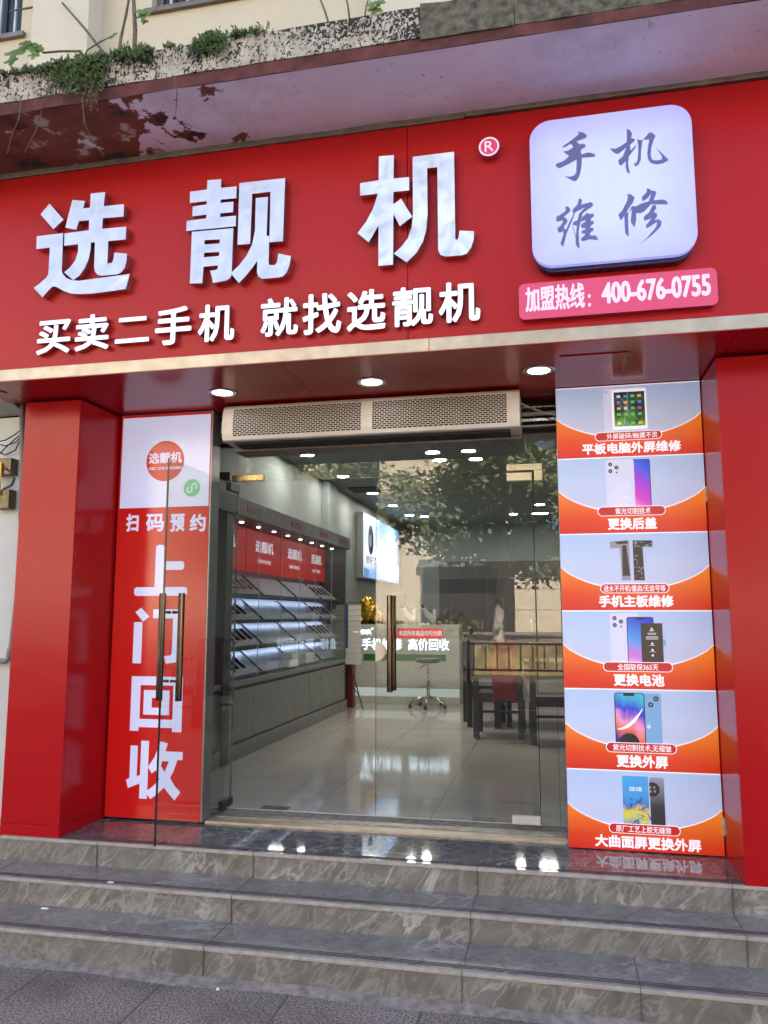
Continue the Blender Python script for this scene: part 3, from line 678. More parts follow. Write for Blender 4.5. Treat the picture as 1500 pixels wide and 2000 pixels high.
# 门 回 收 drawn as heavy strokes
def chr_poly(polys, box):
    x0, x1, z0, z1 = fit(*box, BNY)
    m = MB()
    for k, g in enumerate(polys):
        m.flat([[(x0+(x1-x0)*u, z1-(z1-z0)*v) for u, v in lp] for lp in g], BNY-.0010-.0004*k, .0003)
    return m
MEN = [[[(0,.26),(.18,.26),(.18,1),(0,1)]], [[(.02,.08),(.14,0),(.32,.16),(.19,.25)]],
       [[(.40,.03),(1,.03),(1,.86),(.93,.97),(.70,1),(.66,.87),(.80,.85),(.82,.80),(.82,.19),(.40,.19)]]]
HUI = [[[(0,0),(1,0),(1,1),(.82,1),(.82,.93),(.17,.93),(.17,1),(0,1)], [(.18,.16),(.82,.16),(.82,.78),(.18,.78)]],
       [[(.25,.25),(.75,.25),(.75,.70),(.25,.70)], [(.41,.39),(.60,.39),(.60,.57),(.41,.57)]]]
SHO = [[[(.06,.09),(.19,.09),(.19,.62),(.25,.60),(.25,0),(.39,0),(.39,1),(.25,1),(.25,.74),(.04,.83),(0,.69),(.06,.66)]],
       [[(.60,0),(.73,.03),(.69,.17),(1,.17),(1,.31),(.91,.31),(.85,.50),(.79,.62),(.87,.75),(.98,.86),(.88,1),(.76,.88),(.69,.79),(.56,.92),(.45,1),(.36,.88),(.49,.78),(.60,.66),(.53,.50),(.46,.56),(.39,.45),(.50,.28)],
        [(.64,.34),(.62,.42),(.69,.53),(.76,.34)]]]
part('banner_text', chr_poly(MEN, (261, 354, 1187, 1296)), M['banwhite'], t)
part('banner_text', chr_poly(HUI, (255.6, 356, 1321.5, 1428.6)), M['banwhite'], t)
part('banner_text', chr_poly(SHO, (247, 356, 1447.5, 1561)), M['banwhite'], t)

# ================================================================== RIGHT POSTER LIGHTBOX
PY = 4.695
M['pwhite'] = printed_grad('backlit_sky_white_print', [(0, srgb(192, 194, 228)), (.45, srgb(190, 202, 236)), (1, srgb(172, 194, 236))], 2, 0, 1, .47)
M['porange'] = printed_grad('backlit_orange_red_print', [(0, srgb(205, 36, 24)), (.3, srgb(214, 62, 24)), (1, srgb(240, 134, 32))], 2, .02, .62, .50, diag=.10)
M['pline'] = printed('white_print_line', srgb(236, 232, 244), .7)
M['ppill'] = printed('deep_red_print', srgb(196, 36, 36), .45)
M['pphone'] = printed('pale_blue_print', srgb(186, 198, 232), .52)
M['pphone2'] = printed('pale_lilac_print', srgb(206, 206, 236), .55)
M['pblue'] = printed('blue_phone_print', srgb(120, 166, 214), .5)
M['pblack'] = printed('black_print', srgb(34, 30, 38), .25)
M['pgrey'] = printed('grey_print', srgb(150, 146, 158), .45)
M['pbrown'] = printed('dark_brown_print', srgb(62, 48, 50), .35)
M['pwall1'] = printed_grad('wallpaper_print_blue_magenta', [(0, srgb(236, 196, 214)), (.35, srgb(206, 60, 190)), (.62, srgb(150, 50, 214)), (.8, srgb(48, 90, 226)), (1, srgb(36, 40, 190))], 2, -.1, 1.3, .55, diag=.25)
M['pwall2'] = printed_grad('wallpaper_print_blue_cyan', [(0, srgb(226, 206, 236)), (.3, srgb(196, 110, 206)), (.55, srgb(80, 150, 226)), (1, srgb(30, 36, 196))], 2, 0, 1.1, .55, diag=.15)
M['pwall3'] = printed_grad('wallpaper_print_swirl', [(0, srgb(30, 24, 60)), (.25, srgb(70, 40, 150)), (.4, srgb(226, 110, 70)), (.55, srgb(236, 150, 190)), (.7, srgb(40, 60, 206)), (1, srgb(60, 180, 206))], 2, 0, 1.1, .5, diag=.2, dist=.5)
M['pwall4'] = printed_grad('wallpaper_print_paint', [(0, srgb(36, 80, 180)), (.3, srgb(190, 200, 120)), (.38, srgb(226, 196, 40)), (.5, srgb(60, 120, 190)), (.6, srgb(70, 150, 216)), (1, srgb(70, 160, 226))], 2, 0, 1, .5, dist=.55)
M['ptab'] = printed_grad('wallpaper_print_leaves', [(0, srgb(120, 190, 60)), (.3, srgb(60, 120, 50)), (.5, srgb(16, 46, 46)), (.75, srgb(30, 90, 80)), (1, srgb(14, 36, 56))], 2, 0, 1, .4, dist=1.1)
M['picon'] = [printed('app_icon_print_%s' % n, srgb(*c), .5) for n, c in (('white', (220, 226, 230)), ('yellow', (226, 190, 80)), ('blue', (90, 150, 220)), ('violet', (190, 80, 190)), ('green', (110, 200, 120)))]
pb = thing('poster_lightbox', 'tall backlit board of six orange phone repair posters right of the door', 'lightbox', (.45, PY, Z3))
part('casing', MB().bbox(.040, .858, PY+.004, PY+.11, Z3+.006, 3.048, .003), M['greysteel'], pb)
rows = [3.046, 2.617, 2.168, 1.724, 1.284, .840, .411]
data = [('外屏破碎/触摸不灵', (.35, .70), '平板电脑外屏维修', (.175, .855)), ('紫光切割技术', (.39, .63), '更换后盖', (.335, .668)),
        ('进水不开机/重启/无信号等', (.29, .705), '手机主板维修', (.255, .755)), ('全国联保365天', (.365, .635), '更换电池', (.335, .67)),
        ('紫光切割技术,无褶皱', (.315, .695), '更换外屏', (.335, .67)), ('原厂工艺上胶无缝隙', (.315, .67), '大曲面屏更换外屏', (.175, .855))]
plab = ['top poster panel with a cracked tablet', 'poster panel with a white phone back and pink screen', 'poster panel with two phone circuit boards', 'poster panel with phone and black battery', 'poster panel with swirl screen and pale blue phone', 'bottom poster panel with blue screen and dark round-camera phone']
px0, px1 = .0415, .8565
PW = px1-px0
for i in range(6):
    zt, zb = rows[i]-.001, rows[i+1]+.001
    ph = zt-zb
    U = lambda u: px0+PW*u
    V = lambda v: zt-ph*v
    pp = part('poster_panel', MB().box(px0, px1, PY, PY+.0035, zb, zt), M['porange'], pb, plab[i])
    # white area with the curved lower edge
    arc = [(u/24, .43+.30*(1-((u/24-.5)/.5)**2)**.8 if 0 < u < 24 else .43) for u in range(25)]
    white = [(U(0), V(0)), (U(1), V(0))]+[(U(u), V(v)) for u, v in arc[::-1]]
    part('white_field', MB().flat([white], PY-.0006, .0005), M['pwhite'], pp)
    part('curve_line', MB().flat([[(U(u), V(v)) for u, v in arc]+[(U(u), V(v+.014)) for u, v in arc[::-1]]], PY-.0012, .0005), M['pline'], pp)
    part('top_edge_line', MB().box(px0, px1, PY-.0012, PY-.0007, zt-.006, zt), M['pline'], pp)
    L = lambda k: PY-.0018-.0006*k
    def rect(u0, u1, v0, v1, k, mt, nm, r=.0, par=None, holes=()):
        loops = [rrect(U(u0), U(u1), V(v1), V(v0), max(r, .0005), 5)]
        return part(nm, MB().flat(loops, L(k), .0004), M[mt] if isinstance(mt, str) else mt, par or pp)
    def dot(u, v, r, k, mt, nm='camera_lens', par=None): return part(nm, disc(U(u), V(v), r, L(k), 20), M[mt], par or pp)
    cap, (c0, c1), ttl, (t0, t1) = data[i]
    # pictures
    if i == 0:
        rect(.338, .40, .04, .66, 0, 'pphone2', 'tablet_back', .006)
        tb = rect(.395, .635, .055, .63, 1, 'pline', 'tablet_front', .008)
        rect(.410, .622, .10, .585, 2, 'ptab', 'tablet_screen', 0, tb)
        rng = random.Random(3); ck = MB()
        for k in range(13):
            a = 2*math.pi*k/13+.3*rng.random(); r1 = .04+.07*rng.random()
            c = (.495, .34); p0 = (U(c[0]), V(c[1])); p1 = (min(max(p0[0]+r1*math.cos(a), U(.414)), U(.618)), min(max(p0[1]+r1*1.3*math.sin(a), V(.58)), V(.105)))
            ck.flat([[(p0[0]-.0006, p0[1]), (p0[0]+.0006, p0[1]+.0004), (p1[0]+.0004, p1[1]), (p1[0]-.0004, p1[1])]], L(3)-.00002*k, .00001)
        part('screen_crack', ck, M['pline'], tb)
        for r_ in range(4):
            for c_ in range(4): rect(.430+.048*c_, .455+.048*c_, .145+.085*r_, .18+.085*r_, 4, M['picon'][(r_*3+c_*2+r_*c_) % 5], 'app_icon', .002, tb)
        for c_ in range(4): rect(.430+.048*c_, .455+.048*c_, .525, .56, 4, M['picon'][(c_*2) % 5], 'app_icon', .002, tb)
        dot(.354, .085, .004, 1, 'pblack')
    if i in (1, 3):
        x = .335 if i == 1 else .325
        if i == 1:
            rect(x+.18, x+.305, .045, .78, 0, 'pblack', 'phone_front', .012); rect(x+.185, x+.30, .055, .78, 1, 'pwall1', 'phone_screen', .010)
        bk = rect(x, x+.195, .04, .78, 2, 'pphone2', 'phone_back', .016)
        for (du, dv) in ((.032, .10), (.075, .145), (.032, .19)): dot(x+du, .0+dv, .0115, 3, 'pblack', par=bk); dot(x+du, dv, .005, 4, 'pgrey', par=bk)
        dot(x+.075, .21, .005, 3, 'pblack', par=bk)
        if i == 1:
            rng = random.Random(9); ck = MB()
            for k in range(22):
                a = rng.random()*6.28; r0 = .01+.03*rng.random(); r1 = r0+.03+.03*rng.random()
                cx_, cz_ = U(x+.10), V(.50)
                q = [(cx_+r0*math.cos(a), cz_+r0*1.2*math.sin(a)), (cx_+r1*math.cos(a+.2), cz_+r1*1.2*math.sin(a+.2))]
                ck.flat([stroke(q, .0005)], L(3)-.00002*k, .00001)
            part('glass_crack', ck, M['pline'], bk)
        else:
            rect(x+.112, x+.292, .085, .78, 3, 'pblack', 'phone_front', .014); fr_ = rect(x+.117, x+.287, .095, .78, 4, 'pwall2', 'phone_screen', .012)
            rect(x+.175, x+.232, .095, .118, 5, 'pblack', 'phone_notch', .004)
            bt = rect(x+.205, x+.348, .165, .66, 6, 'pbrown', 'battery', .003)
            rect(x+.347, x+.365, .37, .45, 6, 'pblue', 'battery_connector', .001)
            wt = MB(); cx_ = x+.277
            wt.flat([[(U(cx_), V(.215)), (U(cx_+.014), V(.265)), (U(cx_-.014), V(.265))], [(U(cx_), V(.232)), (U(cx_+.007), V(.258)), (U(cx_-.007), V(.258))]], L(7), .0003)
            for k, (v, wd) in enumerate(((.29, .03), (.305, .026), (.335, .04), (.35, .042), (.365, .038), (.445, .018), (.525, .02))): wt.box(U(cx_-wd), U(cx_+wd), L(7)-.0003, L(7), V(v+.005), V(v))
            for v in (.425, .505, .575): wt.flat([[(U(cx_)+.006*math.cos(a*.7), V(v)+.006*math.sin(a*.7)) for a in range(9)]], L(7), .0003)
            part('battery_print', wt, M['pline'], bt)
    if i == 2:
        u = lambda a, b: (U(a), V(b))
        part('circuit_board', MB().flat([[u(.345,.11),(u(.475,.095)),(u(.478,.62)),(u(.418,.62)),(u(.412,.20)),(u(.345,.20))]], L(0), .0004), M['pgrey'], pp)
        part('board_shield', MB().flat([[u(.375,.115),u(.465,.105),u(.468,.14),u(.40,.15)]], L(1), .0004).flat([[u(.428,.165),u(.455,.16),u(.474,.54),u(.474,.56),u(.424,.56)]], L(1), .0004), M['pbrown'], pp)
        part('circuit_board', MB().flat([[u(.50,.10),u(.632,.105),u(.632,.19),u(.565,.19),u(.572,.62),u(.50,.62)]], L(0), .0004), M['pbrown'], pp)
        rng = random.Random(5); cm = MB()
        for k in range(46):
            a = .504+.06*rng.random(); b = .11+.49*rng.random()
            if k % 3 == 0: a = .505+.115*rng.random(); b = .108+.07*rng.random()
            if .2 < b < .44 and rng.random() < .75: continue
            cm.box(U(a), U(a+.004+.012*rng.random()), L(1)-.00002*k-.0003, L(1)-.00002*k, V(b+.006+.014*rng.random()), V(b))
        part('board_component', cm, M['pgrey'], pp)
    if i == 4:
        bk = rect(.53, .642, .05, .78, 0, 'pblue', 'phone_back', .014)
        for (a, b) in ((.61, .115), (.575, .19)): dot(a, b, .014, 1, 'pblack', par=bk); dot(a, b, .006, 2, 'pgrey', par=bk)
        part('fruit_mark', disc(U(.557), V(.46), .011, L(1), 20).flat([[(U(.558), V(.425)), (U(.566), V(.40)), (U(.563), V(.425))]], L(1)-.0002, .0001), M['pphone2'], bk)
        rect(.335, .535, .045, .78, 3, 'pblack', 'phone_front', .016); fr_ = rect(.341, .529, .055, .78, 4, 'pwall3', 'phone_screen', .013)
        sw = [(U(.35+.17*t_/12), V(.50-.26*(t_/12)**2)) for t_ in range(13)]
        part('wallpaper_swirl', MB().flat([stroke(sw, [.002+.006*math.sin(math.pi*q/12) for q in range(13)])], L(5), .0003), M['pline'], fr_)
        part('wallpaper_dark_disc', disc(U(.425), V(.67), .055, L(5), 30), M['pblack'], fr_)
        rect(.395, .470, .055, .085, 6, 'pblack', 'phone_notch', .004)
    if i == 5:
        bk = rect(.545, .638, .075, .78, 0, printed_grad('dark_phone_print', [(0, srgb(40, 36, 44)), (.5, srgb(60, 56, 66)), (1, srgb(150, 156, 176))], 2, 0, 1, .4), 'phone_back', .008)
        dot(.562, .225, .038, 1, 'pblack', 'camera_ring', bk); dot(.562, .225, .027, 2, 'pbrown', 'camera_ring', bk)
        for a in range(4): dot(.562+.020*math.cos(a*1.57+.7), .225+.035*math.sin(a*1.57+.7), .006, 3, 'pgrey', par=bk)
        rect(.362, .542, .055, .78, 4, 'pphone', 'phone_front', .010); fr_ = rect(.367, .537, .065, .78, 5, 'pwall4', 'phone_screen', .008)
        part('clock_print', MB().text('08:08', (U(.412), U(.492), V(.255), V(.20)), L(6), .0003, .0), M['pline'], fr_)
        rng = random.Random(4); pt = MB()
        for k in range(16):
            a = (.385+.13*rng.random(), .34+.36*rng.random()); q = [(U(a[0]), V(a[1])), (U(a[0]+.04*rng.random()), V(a[1]-.05*rng.random())), (U(a[0]+.06*rng.random()-.01), V(a[1]-.10*rng.random()))]
            pt.flat([stroke(q, [.001, .003+.004*rng.random(), .0008])], L(6)-.00003*k, .00002)
        part('paint_stroke', pt, printed('deep_blue_print', srgb(30, 70, 170), .45), fr_)
    pl = part('caption_pill', MB().flat([rrect(U(.268), U(.73), V(.785), V(.66), ph*.06, 8)], L(12), .0004), M['pline'], pp)
    part('pill_fill', MB().flat([rrect(U(.273), U(.725), V(.777), V(.668), ph*.053, 8)], L(13), .0004), M['ppill'], pl)
    part('caption_text', MB().text(cap, (U(c0), U(c1), V(.765), V(.682)), L(14), .0004, .008), M['pline'], pl)
    part('title_text', MB().text(ttl, (U(t0), U(t1), V(.965), V(.81)), L(12), .0004, .035), M['pline'], pp)
for (px, py, lab) in ((1383, 965, 'small beige wooden block wedged at the upper right edge of the posters'), (1416, 1614, 'small beige wooden block wedged at the lower right edge of the posters')):
    q = atY(px, py, PY-.012)
    M['wood'] = plain('raw_wood', (.55, .42, .28), .7, var=.25, scale=30)
    solo('wooden_block', MB().bbox(q[0]-.014, q[0]+.024, PY-.028, PY+.03, q[2]-.045, q[2]+.045, .003), M['wood'], lab, 'wood block', (q[0], PY, q[2]-.045))

# ================================================================== AIR CURTAIN
AX0, AX1 = -2.040, -.183
M['slot'] = plain('dark_slot', (.025, .022, .02), .7)
t = thing('air_curtain', 'long white air curtain unit with two dark mesh grilles above the glass door', 'air curtain', (-1.1, 4.6, 2.79))
prof = [(4.655, 3.036), (4.622, 3.034), (4.596, 3.012), (4.580, 2.96), (4.574, 2.90), (4.577, 2.84), (4.588, 2.806), (4.60, 2.800), (4.85, 2.800), (4.93, 2.85), (4.93, 3.036)]
part('body', MB().prof_x(prof, AX0, AX1), M['white'], t)
part('end_cap', MB().prof_x([(y, z) for y, z in prof], AX0-.012, AX0-.0005).prof_x(prof, AX1+.0005, AX1+.012), M['white'], t)
part('outlet', MB().box(AX0+.05, AX1-.05, 4.64, 4.80, 2.786, 2.7995), M['cavity'], t)
part('back_casing', MB().box(AX0-.02, AX1+.015, 4.80, 5.0, 2.775, 2.7995), M['frame'], t)
def face_y(z):   # front surface of the body at height z
    ps = [(4.622, 3.034), (4.596, 3.012), (4.580, 2.96), (4.574, 2.90), (4.577, 2.84), (4.588, 2.806)]
    for (ya, za), (yb, zb) in zip(ps, ps[1:]):
        if zb <= z <= za: return ya+(yb-ya)*(za-z)/(za-zb)
    return 4.588
gz0, gz1 = 2.826, 3.006
for ga, gb in ((AX0+.062, -1.135), (-1.065, AX1-.062)):
    g = MB(); NR = 15; rh = (gz1-gz0)/NR
    for r_ in range(NR):
        za, zb = gz0+rh*r_, gz0+rh*(r_+1)
        ya, yb = face_y(za)-.0012, face_y(zb)-.0012
        bz = rh*.14
        # dark slots leave white lattice of the body visible
        nC = 26; cw = (gb-ga)/nC; off = .5*cw if r_ % 2 else 0
        for c_ in range(-1, nC+1):
            a = ga+c_*cw+off+.0028; b = a+cw-.0056
            a = max(a, ga); b = min(b, gb)
            if b-a < .004: continue
            z0_, z1_ = za+bz, zb-bz
            y0_, y1_ = face_y(z0_)-.0012, face_y(z1_)-.0012
            g.add([(a, y0_, z0_), (b, y0_, z0_), (b, y1_, z1_), (a, y1_, z1_)], [(0, 1, 2, 3)])
    part('grille', g, M['slot'], t)
part('indicator', MB().bbox(-1.11, -1.09, 4.592, 4.60, 2.805, 2.815, .002), M['dark'], t)
c0 = (AX1+.012, 4.75, 2.985)
solo('cable', MB().tube([c0, (-.10, 4.86, 2.975), (-.02, 4.87, 2.945), (.06, 4.84, 2.915)], .006), M['whitebar'], 'thin white cable running from the air curtain to the posters', 'cable', c0)

# rolling shutter rolled up behind
t = thing('rolling_shutter', 'rolled up steel shutter rails above the glass, right of the air curtain', 'shutter', (-1, 4.97, 2.87))
part('housing', MB().box(-2.85, .86, 5.0, 5.055, 2.86, 3.048), M['cavity'], t)
for k, (z, h) in enumerate(((3.012, .012), (2.965, .030), (2.925, .024), (2.885, .016))):
    part('rail', MB().bbox(-2.85, .86, 4.955-.006*k, 4.998, z-h/2, z+h/2, .005), M['greysteel'] if k % 2 else M['steel'], t)

# ================================================================== GLASS FRONT
GY = 5.02
tr = MB().bbox(-2.86, -2.168, GY-.006, GY+.006, .44, 2.855, .0008)
solo('glass_sidelight', tr, M['glass'], 'fixed clear glass sidelight left of the open door leaf', 'glass panel', (-2.5, GY, .44))
solo('glass_transom', MB().box(-2.164, -.112, GY-.006, GY+.006, 2.606, 2.855), M['glass'], 'fixed clear glass transom over the doors, below the air curtain', 'glass panel', (-1.1, GY, 2.606))
solo('glass_sidelight', MB().box(-.108, .86, GY-.006, GY+.006, .44, 2.855), M['glass'], 'fixed clear glass panel at the right, partly hidden by the posters', 'glass panel', (.4, GY, .44))
# sky-blue sticker scrap on the right glass
sc_ = [atY(950+a*.14, 740+b*.14, GY-.008) for a, b in ((655, 900), (765, 872), (790, 900), (800, 870), (955, 855), (925, 955), (880, 962), (850, 982), (785, 972), (700, 925))]
solo('torn_sticker', MB().flat([[(q[0], q[2]) for q in sc_]], GY-.0075, .0008), plain('pale_blue_sticker', (.22, .36, .62), .4), 'torn pale blue sticker scrap on the upper right glass', 'sticker', (sc_[0][0], GY, sc_[0][2]))
M['patch'] = plain('cream_brass_patch', (.62, .55, .42), .34, .55, var=.08, scale=14)
M['oldbrass'] = plain('worn_brass_patch', (.42, .30, .17), .25, .9, var=.2, scale=14)
M['bronze'] = plain('polished_dark_bronze', (.085, .062, .047), .14, 1.0, var=.2, scale=20)
t = thing('corner_patch', 'cream L-shaped corner patch fitting at the upper right of the closed door', 'fitting', (-.15, GY, 2.6))
part('patch_plate', MB().bbox(-.277, -.052, GY-.02, GY+.02, 2.612, 2.655, .003).bbox(-.1045, -.052, GY-.0205, GY+.0205, 2.543, 2.613, .003), M['patch'], t)
t = thing('corner_patch', 'worn brass patch fitting over the hinge of the open door', 'fitting', (-2.1, GY, 2.62))
part('patch_plate', MB().bbox(-2.158, -1.93, GY-.02, GY+.02, 2.612, 2.655, .003), M['oldbrass'], t)
part('pivot_block', MB().bbox(-2.26, -2.172, GY-.02, GY+.02, 2.62, 2.68, .003), M['dark'], t)

def handle(t, x, y, axis, z0=1.212, z1=1.822):
    """pair of tubular pulls, one on each face; axis = normal direction"""
    for s in (-1, 1):
        off = .060*s
        p = (x+off, y) if axis == 'x' else (x, y+off)
        h = part('pull_bar', MB().tube([(p[0], p[1], z0), (p[0], p[1], z1)], .019, 18), M['bronze'], t, smooth=False)
        for z in (z0+.11, z1-.11):
            q = (x+.007*s, y) if axis == 'x' else (x, y+.007*s)
            part('standoff', MB().tube([(q[0], q[1], z), ((q[0]+p[0])/2, (q[1]+p[1])/2, z), (p[0], p[1], z)], [.009, .007, .007], 12), M['bronze'], h)
# closed right leaf
t = thing('glass_door', 'closed right glass door leaf with long bronze pull and half-round lock', 'door', (-.63, GY, .445))
part('glass_leaf', MB().box(-1.138, -.118, GY-.006, GY+.006, .447, 2.598), M['glass'], t)
part('leaf_edge', MB().box(-1.1395, -1.1383, GY-.0058, GY+.0058, .447, 2.598).box(-1.138, -.118, GY-.0058, GY+.0058, 2.5985, 2.604).box(-.1178, -.1128, GY-.0058, GY+.0058, .447, 2.598), M['gedge'], t)
part('top_patch', MB().bbox(-.277, -.119, GY-.019, GY+.019, 2.546, 2.600, .003), M['patch'], t)
part('bottom_patch', MB().bbox(-.287, -.116, GY-.019, GY+.019, .440, .489, .003), plain('whitish_patch', (.60, .58, .53), .4, .2), t)
lk = [(-1.1375+.066*math.sin(math.pi*k/20), 1.463+.062*math.cos(math.pi*k/20)) for k in range(21)]
part('half_round_lock', MB().flat([lk], GY-.021, .014), plain('cream_lock', (.66, .55, .42), .4), t)
handle(t, -1.035, GY, 'y')
# red paper strip
q = fit(775, 866, 1227, 1247, GY-.008)
st_ = thing('red_sticker', 'red sticker strip with white text on the closed door beside its pull', 'sticker', (q[0], GY, q[2]))
part('paper', MB().box(q[0], q[1], GY-.0085, GY-.0072, q[2], q[3]), plain('red_sticker_paper', (.62, .05, .045), .4, em=(1, .1, .09), ems=.06*K), st_)  # faint red glow added to the sticker's own colour
part('sticker_text', MB().text('本店所有商品均可分期', (q[0]+.012, q[1]-.012, q[2]+.016, q[3]-.014), GY-.0092, .0006, .02), M['white'], st_)
# open left leaf, swung out
LX = -2.163
t = thing('glass_door', 'open left glass door leaf swung out over the landing with bronze pull', 'door', (LX, 4.6, .447))
part('glass_leaf', MB().box(LX-.006, LX+.006, 4.102, 5.12, .447, 2.598), M['glass'], t)
part('leaf_edge', MB().box(LX-.0058, LX+.0058, 4.0985, 4.1015, .447, 2.598), M['gedge'], t)
part('leaf_edge', MB().box(LX-.0058, LX+.0058, 5.1205, 5.126, .447, 2.545), M['steel'], t)
part('top_patch', MB().bbox(LX-.019, LX+.019, 4.96, 5.122, 2.546, 2.600, .003), M['dark'], t)
part('bottom_patch', MB().bbox(LX-.019, LX+.019, 4.96, 5.122, .440, .489, .003), M['dark'], t)
handle(t, LX, 4.2, 'x')
# loop of clear tape on the open door pull
q = (LX-.035, 4.17, 1.50)
solo('tape_loop', MB().tube([(q[0], q[1], q[2]+.03*math.sin(a*.5)*1.6) if 0 else (q[0]+.012*math.cos(a*.45), q[1]-.02, q[2]+.045*math.sin(a*.45)) for a in range(15)], .0035, 6), M['thin'], 'loop of clear tape hanging at the pull of the open door', 'tape', q)

# threshold
t = thing('threshold', 'golden steel threshold strip across the doorway', 'threshold', (-1, 4.85, Z3))
part('front_rail', MB().bbox(-2.18, .04, 4.762, 4.86, Z3-.02, Z3+.014, .004), M['brass'], t)
part('rear_rail', MB().bbox(-2.18, .04, 4.8615, 4.934, Z3-.02, Z3+.022, .004), plain('dull_threshold_rail', (.30, .26, .21), .4, .5, var=.3, scale=20), t)
for (a, b, c, d), lab in zip(((500, 557, 1577, 1592), (920, 968, 1601, 1612)), ('dark floor spring cover plate inside the left doorway', 'dark floor spring cover plate under the closed door')):
    q0 = atZ(a, (c+d)/2, FZ); q1 = atZ(b, (c+d)/2, FZ); qa = atZ((a+b)/2, d, FZ); qb = atZ((a+b)/2, c, FZ)
    solo('floor_spring_cover', MB().bbox(q0[0], q1[0], max(qa[1], 5.075), max(qb[1], 5.16), FZ+.0005, FZ+.004, .001), plain('dark_cover_plate', (.05, .05, .045), .5, .4, var=.4, scale=20), lab, 'cover plate', (q0[0], qa[1], FZ))

# ================================================================== LEFT EDGE: conduit, cables, boxes
M['pvc'] = plain('grey_pvc', (.20, .195, .205), .5)
q = atY(43, 760, 4.36)
cp = [atY(43, 762, 4.36), atY(44, 900, 4.36), atY(41, 1000, 4.36), atY(36, 1150, 4.36), atY(21, 1272, 4.36), atY(18, 1284, 4.36), atY(12, 1291, 4.36), (-3.8, 4.37, 1.405)]
t = thing('conduit_pipe', 'grey plastic conduit running down beside the left red pillar', 'pipe', cp[0])
part('pipe', MB().tube(cp, .017, 12), M['pvc'], t, smooth=True)
part('coupling', MB().tube([atY(21, 1268, 4.36), atY(18, 1284, 4.36)], .022, 12), M['pvc'], t)
for k, (pts, lab) in enumerate((([(0, 862), (20, 858), (42, 838)], 'upper thin black wire left of the conduit'), ([(0, 868), (22, 874), (42, 852)], 'sagging black wire crossing left of the conduit'), ([(0, 886), (16, 868), (42, 848)], 'rising thin wire crossing left of the conduit'), ([(0, 884), (22, 893), (38, 866), (41, 850)], 'lowest looping black wire left of the conduit'))):
    P = [atY(*p, 4.36+.012*k) for p in pts]
    P = [P[0]]+[tuple((Vector(P[i])*.5+Vector(P[i+1])*.5)) for i in range(len(P)-1)]+[P[-1]]
    solo('wire', MB().tube(P, .004, 6), M['dark'], lab, 'wire', P[0])
M['bkt'] = plain('old_brass_box', (.13, .10, .055), .4, .7, var=.3, scale=25)
for (a, b, c, d), lab in zip(((-8, 26, 896, 928), (-8, 22, 957, 994)), ('upper brass bracket plate on the left neighbour wall', 'lower brass bracket plate on the left neighbour wall')):
    q = fit(a, b, c, d, 4.37)
    solo('brass_bracket', MB().bbox(q[0], q[1], 4.35, 4.418, q[2], q[3], .004).bbox(q[1]-.02, q[1]+.004, 4.34, 4.35, q[2]+.01, q[3]-.01, .002), M['bkt'], lab, 'bracket', (q[0], 4.37, q[2]))
q = fit(0, 6, 905, 968, 4.36)
solo('yellow_tag', MB().box(q[0]-.03, q[1], 4.335, 4.345, q[2], q[3]), plain('yellow_label', (.75, .45, .05), .5), 'yellow tag between the two brass brackets', 'tag', (q[0], 4.34, q[2]))
P = [atY(*p, 4.345) for p in ((10, 915), (24, 922), (28, 935), (22, 948), (6, 955))]
solo('wire', MB().tube(P, .008, 7), M['dark'], 'thick black cable loop between the brass brackets', 'wire', P[0])
t = thing('vent_grille', 'grey louvred vent at the foot of the left red pillar', 'vent', (-3.4, 4.3, .28))
part('vent_frame', MB().box(-3.6, -3.242, 4.30, 4.40, Z2+.001, .46), M['greysteel'], t)
g = MB()
for k in range(6): g.box(-3.59, -3.25, 4.292, 4.2995, .29+.028*k, .302+.028*k)
part('louvre', g, M['dark'], t)
# ================================================================== INTERIOR: display cabinet
M['cab'] = plain('grey_cabinet_lacquer', (.075, .078, .078), .5, 0, var=.06)
M['cabdoor'] = plain('grey_brushed_door', (.20, .203, .20), .36, .4, var=.08, scale=4)
M['cabred'] = printed('red_backboard', (.62, .025, .02), .30)
M['cabshelf'] = plain('blue_grey_shelf', (.48, .50, .56), .35, .1)
CFX = -2.79; C0, C1 = 5.25, 10.44
t = thing('display_cabinet', 'long dark grey display cabinet with glass doors along the left shop wall', 'cabinet', (-3, 7.8, FZ))
part('back_panel', MB().box(SX0+.002, -3.16, C0, C1, FZ, 2.73), M['cabshelf'], t)
part('end_panel', MB().box(-3.158, CFX, C0, C0+.03, FZ, 2.58).box(-3.158, CFX, C1-.03, C1, FZ, 2.58), M['cab'], t)
part('side_post', MB().bbox(-2.99, CFX+.03, 6.32, 6.47, FZ+.001, 2.579, .004), M['dark'], t)
part('header', MB().bbox(-3.158, CFX+.05, C0, C1+.02, 2.585, 2.745, .004), M['cab'], t)
base = part('base', MB().box(-3.158, CFX-.022, C0+.032, C1-.032, FZ+.10, 1.06), M['cab'], t)
part('plinth', MB().bbox(-3.158, CFX+.02, C0, C1+.01, FZ, FZ+.135, .003), M['cabdoor'], t)
part('base_rim', MB().bbox(-3.158, CFX+.012, C0+.032, C1-.032, 1.0605, 1.11, .003), M['cabdoor'], t)
dv = [6.5, 7.28, 8.06, 8.80, 9.36, 9.90, 10.40]
dv = [5.30, 5.90, 6.50, 7.10, 7.72, 8.30, 8.84, 9.36, 9.88, 10.40]
for a, b in zip(dv, dv[1:]):
    d = part('base_door', MB().bbox(CFX-.020, CFX, a+.006, b-.006, FZ+.145, 1.03, .003), M['cabdoor'], t)
    part('lock_knob', MB().lathe((CFX, b-.06, .95), [(.012, 0), (.012, .012), (.008, .016)], 12, 'x'), M['steel'], d)
brd = [5.35, 6.45, 7.56, 8.62, 9.62, 10.40]
